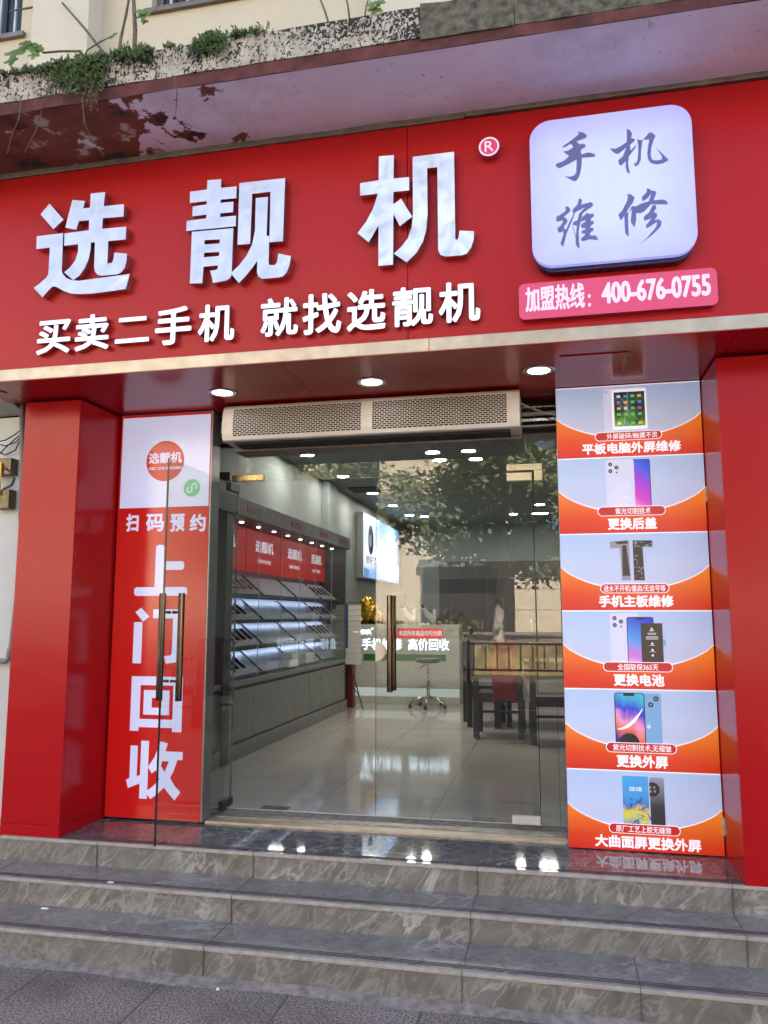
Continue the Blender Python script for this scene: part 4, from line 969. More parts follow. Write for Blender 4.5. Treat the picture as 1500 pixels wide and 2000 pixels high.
for k, (a, b) in enumerate(zip(brd, brd[1:])):
    d = part('red_backboard', MB().bbox(-3.10, -3.085, a+.01, b-.01, 2.14, 2.584, .003), M['cabred'], t)
    c = (a+b)/2; wd = min(.34, (b-a)*.36)
    part('backboard_text', MB().text('选靓机', (c-wd*.8, c+wd*.8, 2.36, 2.49), -3.0835, .001, .02, frame='L').text(['平板·笔记本', '平板·笔记本', '准新手机专区', '准新手机专区', '安卓手机专区'][k], (c-wd*.6, c+wd*.6, 2.245, 2.29), -3.0835, .001, .0, frame='L'), M['pline'], d)
for k, y in enumerate((6.9, 8.15, 9.2, 10.1)):
    part('header_plate', MB().box(CFX+.0505, CFX+.054, y-.18, y+.18, 2.635, 2.70), plain('dark_red_plate', (.09, .012, .012), .5), t)
lm = MB()
for k in range(11):
    y = 5.7+.45*k; lm.lathe((-2.93, y, 2.5835), [(.022, 0), (.02, -.006), (.001, -.008)], 14)
part('cabinet_spotlight', lm, M['glow'], t)['kind'] = 'stuff'
sh = [1.13, 1.40, 1.645, 1.89]
for k, z in enumerate(sh):
    s_ = part('shelf', MB().bbox(-3.158, CFX-.05, C0+.032, C1-.032, z-.012, z+.006, .002), M['cab'], t)
    part('sloped_stand', MB().prof_y([(-3.156, z+.007), (-2.90, z+.007), (-3.13, z+.20), (-3.156, z+.20)], C0+.05, C1-.05), M['cabshelf'], s_)
    dvm = MB()
    for yy in brd[1:-1]+[C0+.06, C1-.06]: dvm.prof_y([(-3.156, z+.2075), (-3.115, z+.2075), (-2.875, z+.0072), (-3.156, z+.0072)], yy-.006, yy+.006)
    part('divider', dvm, M['cab'], s_)
    if k < 3: part('led_strip', MB().box(-3.095, -3.085, C0+.05, C1-.05, z+.222, z+.228), M['ledglow'], s_)
    if k < 3: part('lip', MB().box(-3.078, -3.072, C0+.05, C1-.05, z+.212, z+.2325), M['cab'], s_)  # added lip that screens the glowing strip from view
gd = [5.30, 5.95, 6.55, 7.20, 7.85, 8.45, 9.05, 9.75, 10.40]
for a, b in zip(gd, gd[1:]):
    d = part('glass_door', MB().box(CFX-.012, CFX-.006, a+.003, b-.003, 1.112, 2.58), M['thin'], t)
    part('pane_edge', MB().box(CFX-.0125, CFX-.0055, a, a+.0028, 1.112, 2.58), M['whitebar'], d)
# phones on the sloped stands
M['phone'] = plain('black_phone_glass', (.012, .012, .014), .08)
M['phonew'] = plain('white_phone_holder', (.6, .6, .6), .4)
ph_src = None; first = True
rng = random.Random(11)
def add_phone(y, z, lab, grp):
    global ph_src
    if ph_src is None:
        r = thing('display_phone', lab, 'phone', (0, 0, 0), grp)
        a = math.atan2(.193, .23)
        def slab(w, h0, h1, o0, o1):
            m = MB()
            m.bbox(-w/2, w/2, o0, o1, h0, h1, .003)
            # stand it on the slope: local z runs up the slope, local -y is the outward normal; then face +x
            out = []
            for (x, yy, zz) in m.v:
                n = -yy
                out.append((-zz*math.cos(a)+n*math.sin(a), x, zz*math.sin(a)+n*math.cos(a)))
            m.v = out; return m
        part('stand_plate', slab(.118, .03, .25, -.010, -.002), M['phonew'], r)
        part('phone_body', slab(.074, .06, .215, -.019, -.0105), M['phone'], r)
        ph_src = r
    else:
        r = copy_tree(ph_src); r['label'] = lab; r['group'] = grp
    r.location = (-2.90, y, z+.008); return r
rows_n = ['lowest', 'second', 'third', 'top']
for k, z in enumerate(sh):
    for j in range(9):
        y = 6.74+.16*j
        if j > 3+k % 2: continue
        add_phone(y, z, f'display phone on the near end of the {rows_n[k]} cabinet shelf', f'phones on the near end of the {rows_n[k]} shelf')
    for j in range(4 if k else 0):
        add_phone(9.62+.17*j, z, f'display phone on the far end of the {rows_n[k]} cabinet shelf', f'phones on the far end of the {rows_n[k]} shelf')
for (y, d, h, lab, dx) in ((8.12, .30, .075, 'front white carton lying in the bottom of the cabinet', .02), (8.45, .28, .13, 'taller white carton behind the front one in the cabinet', -.06), (8.86, .34, .11, 'long white carton in the bottom of the cabinet, farthest along', -.03)):
    x = -2.86+dx
    m = MB().bbox(x-.075, x+.045, y, y+d, 1.137, 1.137+h, .003).box(x+.0452, x+.046, y+d*.48, y+d*.52, 1.138, 1.137+h-.003)
    solo('white_carton', m, M['white'], lab, 'box', (x, y, 1.137))

# wall screen
t = thing('wall_lightbox', 'wall mounted light blue display screen on the left wall above the counter', 'screen', (-3.08, 14, 2.3))
WX = -3.08; W0, W1, WZ0, WZ1 = 12.62, 15.7, 2.30, 3.40
part('screen_case', MB().bbox(SX0+.001, WX-.003, W0, W1, WZ0, WZ1, .004), M['greysteel'], t)
scr = part('lit_screen', MB().box(WX-.0028, WX, W0+.02, W1-.02, WZ0+.02, WZ1-.02), printed_grad('blue_white_screen', [(0, srgb(120, 160, 226)), (.4, srgb(226, 236, 248)), (1, srgb(126, 176, 236))], 2, 0, 1, 1.0, dist=.5), t)
m = MB()
m.flat([[(W0+.55+.20*math.cos(a*.262), 2.98+.26*math.sin(a*.262)) for a in range(24)]], WX+.001, .0008, 'L')
part('portrait_oval', m, M['pblack'], scr)
part('portrait_face', MB().flat([[(W0+.50+.10*math.cos(a*.262), 2.96+.12*math.sin(a*.262)) for a in range(24)]], WX+.002, .0008, 'L'), M['pgrey'], scr)
part('screen_text', MB().text('修好了', (W0+.18, W0+.95, 2.56, 2.70), WX+.001, .0008, .015, frame='L'), M['pblack'], scr)
g = MB()
for k in range(4): g.box(WX, WX+.001, W0+1.15, W1-.25, 2.48+.24*k, 2.487+.24*k)
for k in range(5): g.box(WX, WX+.0008, W0+1.3+.28*k, W0+1.308+.28*k, 2.48, 3.22)
for k in range(5):
    for j in range(3): g.flat([[(W0+1.43+.28*k+.035*math.cos(a*.63), 2.60+.24*j+.04*math.sin(a*.63)) for a in range(10)]], WX+.0012, .0006, 'L')
part('screen_grid', g, M['pblue'], scr)
part('screen_corner', MB().flat([[(W0+.06, WZ0+.03), (W0+.42, WZ0+.03), (W0+.42, 2.46), (W0+.06, 2.48)]], WX+.001, .0006, 'L').flat([[(W1-.30, WZ1-.03), (W1-.03, WZ1-.03), (W1-.03, 2.7), (W1-.16, 2.55), (W1-.2, 2.8)]], WX+.001, .0006, 'L'), M['pblue'], scr)

# counter
YC = 11.3; KX0, KX1 = -3.0, -1.345
M['counter'] = plain('pale_counter_front', (.50, .51, .45), .3, var=.03)
t = thing('service_counter', 'pale counter with glowing white characters and a green stripe at the back', 'counter', (-2.1, YC, FZ))
part('front_panel', MB().bbox(KX0, KX1, YC, YC+.03, FZ+.22, 1.555, .004), M['counter'], t)
part('side_panel', MB().bbox(KX1-.03, KX1-.001, YC+.031, YC+.6, FZ, 1.554, .003), M['counter'], t)
part('top_slab', MB().bbox(KX0, KX1-.03, YC+.031, YC+.62, 1.30, 1.33, .003), M['counter'], t)
part('plinth', MB().bbox(KX0, KX1, YC-.02, YC+.03, FZ, FZ+.10, .004), M['counter'], t)
part('led_strip', MB().box(KX0, KX1-.01, YC+.012, YC+.02, FZ+.102, FZ+.218), M['plinthglow'], t)
q = fit(707, 877, 1247, 1270, YC)
part('glow_text', MB().text('手机维修  高价回收', q, YC-.004, .003, .012), M['signglow'], t)
q = fit(690, 725, 1229, 1239, YC)
part('glow_text', MB().text('选靓机', q, YC-.004, .003, .02), M['signglow'], t)
q = atY(727, 1228, YC)
part('glow_mark', MB().lathe((q[0], YC-.001, q[2]), [(.016, 0), (.016, -.003)], 16, 'y'), M['signglow'], t)
q = fit(710, 871, 1278, 1291, YC)
part('green_stripe', MB().box(q[0], q[1], YC-.002, YC-.0005, q[2], q[3]), plain('green_tape', (.03, .17, .03), .4), t)

# things on and behind the counter
def at_c(px, py, y): return atY(px, py, y)
q = at_c(722, 1190, YC+.25)
gold = plain('gilded_figure', (.62, .36, .05), .3, .8, var=.4, scale=30)
t = thing('gold_figurine', 'golden frog-like figurine on a black stand on the counter', 'figurine', (q[0], YC+.25, 1.33))
part('stand', MB().lathe((q[0], YC+.25, 1.331), [(.17, 0), (.16, .09), (.12, .13), (.15, .20), (.15, .24)], 20), M['dark'], t)
b = MB().blob((q[0], YC+.25, 1.72), (.15, .13, .16), .55, 4, 28, 18, 1).blob((q[0]-.03, YC+.22, 1.86), (.10, .10, .09), .6, 5, 24, 14, 2)
for s_ in (-1, 1): b.blob((q[0]+.11*s_, YC+.17, 1.62), (.055, .07, .06), .3, 5, 14, 9, 3+s_)
b.blob((q[0]+.17, YC+.22, 1.64), (.05, .05, .09), .4, 5, 14, 9, 6)
for k in range(10): b.blob((q[0]+.12*math.cos(k*.7), YC+.2+.03*math.sin(k), 1.80+.11*math.sin(k*.7)), (.025, .025, .03), .3, 5, 8, 6, k)
part('figure', b, gold, t, smooth=True)
desk = solo('work_desk', MB().bbox(-3.1, -.5, 12.4, 13.0, 1.18, 1.22, .004).box(-3.05, -3.0, 12.45, 12.95, FZ, 1.18).box(-.6, -.55, 12.45, 12.95, FZ, 1.18), M['cab'], 'grey repair desk behind the glowing counter', 'desk', (-1.8, 12.4, FZ))
q = at_c(775, 1165, 12.6)
t = thing('computer_monitor', 'pale grey back of a computer monitor behind the counter', 'monitor', (q[0], 12.6, 1.22))
part('back_shell', MB().bbox(q[0]-.27, q[0]+.15, 12.58, 12.62, 1.62, 2.05, .01), plain('grey_plastic', (.16, .17, .18), .4), t)
part('stand', MB().bbox(q[0]-.09, q[0]+.01, 12.6, 12.64, 1.22, 1.62, .004).bbox(q[0]-.18, q[0]+.10, 12.52, 12.75, 1.221, 1.235, .004), M['dark'], t)
for (px, lab) in ((800, 'white microscope standing left among the repair tools'), (840, 'white microscope standing right among the repair tools')):
    q = at_c(px, 1200, 12.1); x = q[0]
    t = thing('microscope', lab, 'microscope', (x, 12.1, 1.33))
    part('base', MB().bbox(x-.10, x+.10, 11.98, 12.2, 1.331, 1.36, .01), M['white'], t)
    part('column', MB().tube([(x+.07, 12.15, 1.36), (x+.06, 12.15, 1.78)], .025, 12), M['white'], t)
    part('head', MB().tube([(x+.06, 12.1, 1.60), (x-.03, 12.02, 1.70), (x-.08, 11.97, 1.80)], [.05, .045, .03], 14), M['white'], t)
    part('eyepiece', MB().tube([(x-.08, 11.97, 1.80), (x-.11, 11.93, 1.86)], .022, 12), M['dark'], t)
    MBb = MB().box(x-.2, x+.2, 11.93, 12.3, 1.30, 1.3305)
q = at_c(815, 1190, 12.3)
t = thing('desk_lamp', 'black jointed desk lamp reaching over the counter', 'lamp', (q[0]+.3, 12.3, 1.33))
part('arm', MB().tube([(q[0]+.3, 12.3, 1.22), (q[0]+.25, 12.3, 1.75), (q[0]-.35, 12.25, 1.83)], .012, 8), M['dark'], t)
part('lamp_head', MB().lathe((q[0]-.38, 12.25, 1.79), [(.07, 0), (.06, .03), (.02, .05)], 16), M['dark'], t)
for (x, y, r_, lab, mt) in ((-2.25, 11.6, .07, 'crumpled white bag left on the counter top', 'white'), (-1.92, 11.62, .09, 'crumpled pale bag in the middle of the counter top', 'whitep')):
    solo('crumpled_bag', MB().blob((x, y, 1.33+r_*1.2), (r_*1.6, r_, r_*1.35), .7, 4, 20, 12, int(x*10)), M[mt], lab, 'bag', (x, y, 1.33))
solo('black_backpack', MB().blob((-1.52, 11.75, 1.56), (.20, .14, .24), .35, 3, 24, 14, 5), M['dark'], 'black bag standing at the right end of the counter', 'bag', (-1.52, 11.75, 1.33))
M['dwood0'] = plain('dark_laminate', (.045, .043, .042), .4, var=.1)
# tall dark cupboard and doorway at the back
t = thing('back_cupboard', 'tall dark double cupboard against the back wall', 'cupboard', (-.2, 15.9, FZ))
kx0 = atY(858, 1200, 16)[0]; kz = atY(960, 1096, 16)[2]
part('carcass', MB().bbox(kx0, SX1-.01, 16.0, 16.58, FZ, kz, .005), M['dwood0'], t)
for a in (kx0+.03, kx0+1.0, kx0+1.97): 
    d = part('door_panel', MB().bbox(a, a+.92, 15.975, 15.998, FZ+.08, kz-.35, .004), M['dark'], t)
    part('pull', MB().bbox(a+.84, a+.86, 15.955, 15.974, 1.4, 1.6, .003), M['steel'], d)
# stool
sxp = atZ(838, 1382, FZ); x, y = sxp[0], 10.85
t = thing('rolling_stool', 'black round rolling stool with chrome five-star base before the counter', 'stool', (x, y, FZ))
part('seat', MB().lathe((x, y, 1.035), [(.10, 0), (.165, .012), (.172, .035), (.165, .058), (.13, .066), (.001, .068)], 32), M['dark'], t, smooth=True)
part('gas_column', MB().tube([(x, y, .60), (x, y, 1.03)], .014, 12).tube([(x, y, .535), (x, y, .80)], .024, 12), M['steel'], t)
part('lever', MB().tube([(x, y, 1.02), (x-.08, y-.03, .995), (x-.11, y-.04, .955)], .007, 8), M['dark'], t)
for k in range(5):
    a = R(-90+72*k+18*0); ex, ey = x+.25*math.cos(a), y+.25*math.sin(a)
    lg = part('leg', MB().tube([(x, y, .575), (x+.12*math.cos(a), y+.12*math.sin(a), .565), (ex, ey, .505)], [.022, .018, .014], 10), M['steel'], t, smooth=True)
    part('caster', MB().lathe((ex, ey-.012, .456), [(.025, 0), (.025, .024)], 16, 'y').tube([(ex, ey, .47), (ex, ey, .51)], .008, 8), M['dark'], lg)

# leaflet rack by the cabinet end
q0 = atY(673, 1195, 10.62); 
t = thing('leaflet_rack', 'standing rack of white price strips with blue edge at the cabinet end', 'rack', (-2.62, 10.62, FZ))
part('blue_side', MB().bbox(-2.865, -2.80, 10.60, 10.63, 1.22, 1.84, .002), plain('blue_card', (.02, .12, .38), .4), t)
strips = MB(); rng = random.Random(2)
for k in range(11):
    z = 1.02+.074*k
    strips.bbox(-2.798 if k > 2 else -2.865, -2.625+.015*rng.random(), 10.585, 10.60, z, z+.068, .002)
part('price_strip', strips, M['white'], t)
part('frame', MB().tube([(-2.868, 10.635, 1.0), (-2.868, 10.635, 1.86), (-2.65, 10.635, 1.86)], .008, 8), M['dark'], t)
part('leg', MB().tube([(-2.79, 10.62, 1.1), (-2.55, 10.45, FZ+.012)], .008, 8).tube([(-2.79, 10.62, .80), (-2.62, 10.50, .62)], .006, 8), M['dark'], t)
part('leg', MB().tube([(-2.79, 10.62, 1.1), (-2.82, 10.62, FZ+.01)], .008, 8), M['dark'], t)
solo('red_stand', MB().bbox(-2.86, -2.74, 10.66, 10.80, FZ, 1.05, .004), plain('dark_red_board', (.16, .012, .012), .4), 'slim dark red stand behind the leaflet rack', 'stand', (-2.77, 10.66, FZ))

# dark wooden chairs and table at the right
M['dwood'] = plain('dark_brown_wood', (.016, .008, .006), .5, var=.3, scale=12)
def make_chair(lab, grp):
    t = thing('dark_chair', lab, 'chair', (0, 0, 0), grp)
    wd, dp = .46, .44
    part('seat', MB().bbox(-wd/2+.01, wd/2-.01, -dp/2+.02, dp/2, .36, .46, .008), M['dwood'], t)
    for sx_ in (-1, 1):
        part('leg', MB().bbox(sx_*wd/2-.030, sx_*wd/2+.030, -dp/2-.04, -dp/2+.018, 0, .96, .004), M['dwood'], t)     # rear post
        part('leg', MB().bbox(sx_*wd/2-.028, sx_*wd/2+.028, dp/2-.03, dp/2+.025, 0, .358, .004), M['dwood'], t)
    part('top_rail', MB().bbox(-wd/2-.03, wd/2+.03, -dp/2-.032, -dp/2+.0, .961, .995, .006), M['dwood'], t)
    part('lower_rail', MB().bbox(-wd/2+.0305, wd/2-.0305, -dp/2-.025, -dp/2+.0, .68, .71, .004), M['dwood'], t)
    for k in range(5):
        x = -wd/2+.07+.08*k
        part('back_slat', MB().bbox(x-.009, x+.009, -dp/2-.022, -dp/2-.004, .711, .96, .003), M['dwood'], t)
    part('stretcher', MB().bbox(-wd/2+.0305, wd/2-.0305, dp/2-.012, dp/2+.01, .20, .23, .003), M['dwood'], t)
    return t
ch = make_chair('dark slat-back chair with a red cloth on it, nearest the shop door', 'dark wooden chairs')
spots = [(-.60, 8.62, 0, None), (-.02, 8.30, R(4), 'dark slat-back chair partly hidden by the posters'), (-.80, 9.42, R(-78), 'dark chair at the left end of the table, turned sideways'), (.45, 8.75, R(-8), 'dark chair behind the posters at the right')]
for i, (x, y, a, lab) in enumerate(spots):
    c = ch if i == 0 else copy_tree(ch)
    c.location = (x, y, FZ); c.rotation_euler.z = a
    if lab: c['label'] = lab
t = thing('dark_table', 'long dark wooden table among the chairs at the right', 'table', (-.1, 9.35, FZ))
part('tabletop', MB().bbox(-.72, 1.1, 9.05, 9.75, 1.14, 1.18, .008), M['dwood'], t)
for (x, y) in ((-.66, 9.1), (1.04, 9.1), (-.66, 9.7), (1.04, 9.7)): part('leg', MB().bbox(x-.035, x+.035, y-.035, y+.035, FZ, 1.139, .004), M['dwood'], t)
m = MB(); nn = 10
for i in range(nn+1):
    for j in range(13):
        u, v = i/nn, j/12
        x = -.66+.26*u; z = 1.44-.62*v
        m.v.append((x+.012*math.sin(v*9+u*3), 8.36-.012*math.sin(u*9+v*2)-.006*v, z+.012*math.sin(u*5)))
for i in range(nn):
    for j in range(12): a = i*13+j; m.f.append((a, a+1, a+14, a+13))
m.v += [(p[0], p[1]+.004, p[2]) for p in m.v]; k_ = (nn+1)*13
m.f += [tuple(reversed([q+k_ for q in f])) for f in m.f]
solo('red_cloth', m, plain('red_fabric', (.26, .025, .03), .8, var=.2, scale=10), 'red cloth hanging over the back of the nearest dark chair', 'cloth', (-.53, 8.36, .82))
solo('lanyard', MB().tube([(-.34, 8.345, 1.22), (-.33, 8.34, 1.05), (-.31, 8.335, .90), (-.27, 8.335, .86), (-.235, 8.335, .92), (-.23, 8.34, 1.1), (-.25, 8.345, 1.22)], .008, 6), M['whitebar'], 'white cord loop hanging between the two near dark chairs', 'cord', (-.3, 8.34, 1.2))

# ceiling lamps of the shop
for k, (px, py, lab) in enumerate(((600, 888, 'ceiling lamp nearest the left wall, just inside the transom'), (845, 883, 'left lamp of the front pair behind the transom'), (915, 880, 'right lamp of the front pair behind the transom'), (859, 898, 'left lamp of the second pair behind the transom'), (929, 896, 'right lamp of the second pair behind the transom'),
    (670, 930, 'ceiling lamp above the middle of the cabinet'), (728, 963, 'ceiling lamp beside the ceiling vent'), (767, 987, 'ceiling lamp in front of the wall screen'), (800, 1006, 'ceiling lamp above the counter'), (829, 1022, 'ceiling lamp deep inside, right of the wall screen'),
    (1055, 985, 'front lamp seen beside the right door edge'), (1062, 1005, 'second lamp seen beside the right door edge'), (1003, 1019, 'lamp above the back cupboard'), (1048, 1054, 'farthest lamp beside the right door edge'))):
    q = atZ(px, py, CZ)
    if q[1] > 15: q = (q[0]*15/q[1], 15, CZ)
    t = thing('ceiling_lamp', lab, 'lamp', (q[0], q[1], CZ), 'round lamps in the shop ceiling')
    part('lamp_rim', MB().lathe((q[0], q[1], CZ-.0005), [(.075, 0), (.085, -.008), (.095, -.001)], 24), M['whitebar'], t)
    part('diffuser', MB().lathe((q[0], q[1], CZ-.001), [(.074, -.001), (.07, -.006), (.001, -.008)], 24), M['ceilglow'], t)
q = atZ(712, 956, CZ)
solo('ceiling_vent', MB().bbox(q[0]-.22, q[0]+.22, q[1]-.25, q[1]+.25, CZ-.012, CZ-.0005, .003), M['cavity'], 'dark square vent in the shop ceiling', 'vent', (q[0], q[1], CZ))

# ================================================================== PLANTS ON THE CANOPY
def leafmat(name, c, tr=.25):
    t = NT(name); co = t.coord()
    col = t.ramp(t.noise(co, 9, 3), [(.3, tuple(x*.6 for x in c)), (.7, tuple(min(1, x*1.35) for x in c))])
    d = t.n('ShaderNodeBsdfPrincipled'); t.l(col, d.inputs['Base Color']); d.inputs['Roughness'].default_value = .55
    tl = t.n('ShaderNodeBsdfTranslucent'); t.l(col, tl.inputs[0])
    mx = t.n('ShaderNodeMixShader'); mx.inputs[0].default_value = tr; t.l(d.outputs[0], mx.inputs[1]); t.l(tl.outputs[0], mx.inputs[2]); t.l(mx.outputs[0], t.out.inputs[0]); return t.m
M['weed'] = leafmat('weed_leaf', (.085, .14, .035)); M['weed2'] = leafmat('dry_weed_leaf', (.13, .13, .05)); M['vleaf'] = leafmat('vine_leaf', (.17, .26, .06), .4)
M['bark'] = plain('vine_bark', (.14, .105, .07), .9, var=.4, scale=30, bump=.5)
def leaf(m, p, d, n, L, W):
    d = Vector(d).normalized(); s_ = d.cross(Vector(n))
    if s_.length < 1e-3: s_ = d.cross(Vector((1, .3, .2)))
    s_.normalize(); up = s_.cross(d); p = Vector(p)
    m.add([p, p+d*L*.45+s_*W/2+up*L*.04, p+d*L, p+d*L*.45-s_*W/2+up*L*.04], [(0, 1, 2, 3)])
def weed(px0_, px1_, pyt, pyb, n, lab, seed, droop=0.0, mt='weed', y=3.39, size=.02):
    rng = random.Random(seed); m = MB()
    a = atY(px0_, pyb, y); b = atY(px1_, pyb, y); c = atY((px0_+px1_)/2, pyt, y)
    for k in range(n):
        u = rng.random(); x = a[0]+(b[0]-a[0])*u
        env = (1-abs(2*u-1)**2.2)*(.45+.55*rng.random())
        base = Vector((x, y-.03*rng.random()+.05*rng.random(), 4.585))
        hgt = (c[2]-4.585)*env
        down = rng.random() < droop
        tip = base+Vector((.08*(rng.random()-.5), -.05-.03*rng.random() if down else .05*(rng.random()-.5), -(4.585-a[2])*rng.random() if down else max(.02, hgt)))
        if down: base.y = 3.365; tip.y = 3.35-.03*rng.random()
        m.tube([base, (base+tip)/2+Vector((.01, 0, .01)), tip], [.0025, .002, .001], 4, False)
        nl = 7
        for j in range(nl):
            p = base.lerp(tip, (j+1)/nl)
            for q in range(2):
                leaf(m, p, (rng.random()-.5, rng.random()-.7, rng.random()-.2), (0, -1, .3), size*(.6+.9*rng.random()), size*.5)
    return solo('weed_clump', m, M[mt], lab, 'weeds', (a[0], y, 4.58), 'weeds along the canopy edge')
weed(2, 60, 138, 160, 45, 'low weeds at the far left end of the canopy edge', 1, .3, 'weed2')
weed(68, 120, 125, 160, 60, 'weeds under the large-leaved vine at the left', 2, .35)
weed(112, 212, 108, 205, 230, 'biggest dark weed clump hanging over the canopy edge', 3, .5)
weed(186, 200, 165, 235, 26, 'narrow weed strand trailing below the big clump', 8, .95, 'weed2')
weed(232, 296, 92, 140, 110, 'round weed clump at the foot of the two bare stems', 4, .3)
weed(325, 350, 88, 105, 16, 'small weed sprig between the two bigger clumps', 5, .1, 'weed2', size=.016)
weed(384, 440, 58, 125, 120, 'tall bushy weeds hanging over the middle of the canopy edge', 6, .4)
weed(455, 505, 55, 82, 55, 'feathery weeds right of the bushy clump', 7, .15)
weed(505, 530, 50, 70, 12, 'last sparse sprig at the right of the weeds', 9, .0, 'weed2', size=.014)
def stem(pts, r, y0): return MB().tube([atY(px, py, y) for (px, py, y) in pts], r, 8)
def vine(nm, lab, pts, r, leaves, seed):
    P = [atY(*p) for p in pts]; t = thing(nm, lab, 'vine', P[0]); rng = random.Random(seed)
    part('stem', MB().tube(P, r, 8), M['bark'], t, smooth=True)
    for (px, py, y, s_) in leaves:
        p = Vector(atY(px, py, y)); m = MB(); nrm = Vector((.3*(rng.random()-.5), -1, .45)); ang0 = rng.random()*6
        # three-lobed leaf
        ctr = p; ex = Vector((1, 0, 0)); ez = Vector((0, .35, 1)).normalized(); ex = (ex+Vector((0, .3*(rng.random()-.5), 0))).normalized()
        pr = [(0, 1.0), (.35, .75), (.30, .35), (.8, .45), (.95, .1), (.55, -.15), (.3, -.5), (0, -.35), (-.3, -.5), (-.55, -.15), (-.95, .1), (-.8, .45), (-.30, .35), (-.35, .75)]
        rot = math.pi+.8*(rng.random()-.5); cs_, sn_ = math.cos(rot), math.sin(rot)
        vs = [tuple(ctr)]+[tuple(ctr+(ex*(a*cs_-b*sn_)+ez*(a*sn_+b*cs_))*s_+Vector((0, -.15*s_*(abs(a)), 0))) for a, b in pr]
        m.add(vs, [(0, i+1, (i+1) % len(pr)+1) for i in range(len(pr))])
        part('leaf', m, M['vleaf'], t)
vine('leafy_vine', 'vine with large green lobed leaves at the upper left', [(100, 115, 3.6), (125, 122, 3.5), (165, 112, 3.42), (158, 100, 3.42), (120, 100, 3.4), (85, 103, 3.4), (62, 88, 3.4)], [.006, .006, .007, .006, .006, .005, .004],
     [(62, 88, 3.38, .05), (46, 95, 3.38, .055), (30, 104, 3.37, .06), (24, 118, 3.37, .05), (72, 92, 3.38, .055), (68, 108, 3.37, .04), (78, 98, 3.38, .05), (52, 84, 3.38, .05)], 1)
vine('leafy_vine', 'thin curved vine shoot with one small leaf tip near the big weeds', [(165, 112, 3.42), (170, 98, 3.42), (195, 82, 3.42), (224, 68, 3.42)], [.005, .004, .004, .002], [(226, 66, 3.42, .022), (218, 72, 3.42, .02)], 2)
vine('leafy_vine', 'thick bare stem with hanging lobed leaves beside the window', [(262, 112, 3.55), (264, 60, 3.6), (262, 20, 3.62), (260, -20, 3.62)], [.012, .012, .011, .010], [(282, 30, 3.6, .05), (290, 22, 3.6, .045), (276, 22, 3.6, .04), (284, 42, 3.6, .03)], 3)
vine('bare_vine', 'slender bare stem left of the thick one', [(231, 116, 3.55), (236, 75, 3.6), (246, 30, 3.62), (253, -10, 3.62)], [.010, .009, .008, .007], [], 4)
vine('bare_vine', 'thin dark stick leaning across the pilaster', [(208, 110, 3.6), (165, 55, 3.9), (122, 6, 4.12)], [.008, .008, .007], [], 5)
vine('bare_vine', 'thin dark twig leaning above the mouldy edge', [(642, 46, 3.6), (634, 20, 3.7), (624, -5, 3.8)], [.006, .006, .005], [], 6)
vine('leafy_vine', 'thin pale stem with two green leaves at the right of the wall', [(712, 32, 3.6), (716, 10, 3.65), (722, -12, 3.7)], [.004, .004, .003], [(735, 20, 3.6, .05), (728, 8, 3.6, .045), (742, 5, 3.6, .045)], 7)
vine('bare_vine', 'thin pale rod standing near the right leafy stem', [(683, 38, 3.6), (680, 15, 3.62), (676, -8, 3.62)], [.005, .005, .005], [], 8)
for k, (pts, lab) in enumerate((([(42, 195), (36, 235), (22, 268), (14, 300)], 'pale dry root hanging at the left under the canopy'), ([(100, 150), (86, 200), (70, 255), (48, 298)], 'long thin root hanging from the canopy edge at the left'), ([(160, 190), (165, 240), (180, 275), (203, 303)], 'curled pale root hanging under the big weed clump'), ([(340, 150), (346, 180), (343, 225)], 'thin dry tendril hanging beyond the big weeds'), ([(123, 170), (120, 200)], 'short root stub hanging from the canopy edge'))):
    yy = [3.355, 3.36, 3.45, 3.5]; P = [atY(px, py, yy[min(i, 3)]) for i, (px, py) in enumerate(pts)]
    solo('hanging_root', MB().tube(P, [.0035]*(len(P)-1)+[.0015], 5), M['bark'], lab, 'root', P[0])

# ================================================================== STREET OPPOSITE (seen mirrored in the glass)
M['leafA'] = leafmat('street_tree_leaf', (.17, .20, .085), .3)
M['trunk'] = plain('mottled_plane_bark', (.30, .28, .24), .9, var=.55, scale=7, bump=.4)
def tree(nm, lab, x, y, h, rad, seed, n=3800, lean=0.0):
    rng = random.Random(seed); t = thing(nm, lab, 'tree', (x, y, .9)); tr = MB(); cr = MB()
    top = Vector((x+lean, y, .9+h*.21))
    tr.tube([(x, y, .85), (x+lean*.3, y, h*.2), tuple(top)], [.20, .16, .13], 12)
    tips = []
    for k in range(14):
        a = 6.28*k/14*1.6+rng.random()
        q = top+Vector((math.cos(a)*rad*(.35+.5*rng.random()), math.sin(a)*rad*.6, h*(.03+.58*rng.random()**1.2)))
        mid = top.lerp(q, .5)+Vector((0, 0, .25)); tr.tube([tuple(top), tuple(mid), tuple(q)], [.085, .05, .015], 7)
        for j in range(5): tips.append(mid.lerp(q, j/4)+Vector((rng.gauss(0, .5), rng.gauss(0, .5), rng.gauss(0, .35))))
    for k in range(n):
        c = tips[rng.randrange(len(tips))]
        p = c+Vector((rng.gauss(0, .48), rng.gauss(0, .48), rng.gauss(0, .36)))
        leaf(cr, p, (rng.gauss(0, 1), rng.gauss(0, 1), rng.gauss(0, .6)-.3), (rng.gauss(0, .8), rng.gauss(0, .8)+.5, .7), .18+.12*rng.random(), .09+.06*rng.random())
    part('trunk', tr, M['trunk'], t); part('crown', cr, M['leafA'], t); return t
def refl(px, py, y):
    """point on the plane y seen mirrored in the shop glass"""
    r = ray(px, py); t = 5.02/r[1]; hx, hz = r[0]*t, H+r[2]*t; k = (5.02-y)/r[1]
    return (hx+r[0]*k, y, hz+r[2]*k)
tx = refl(972, 1200, -14)[0]
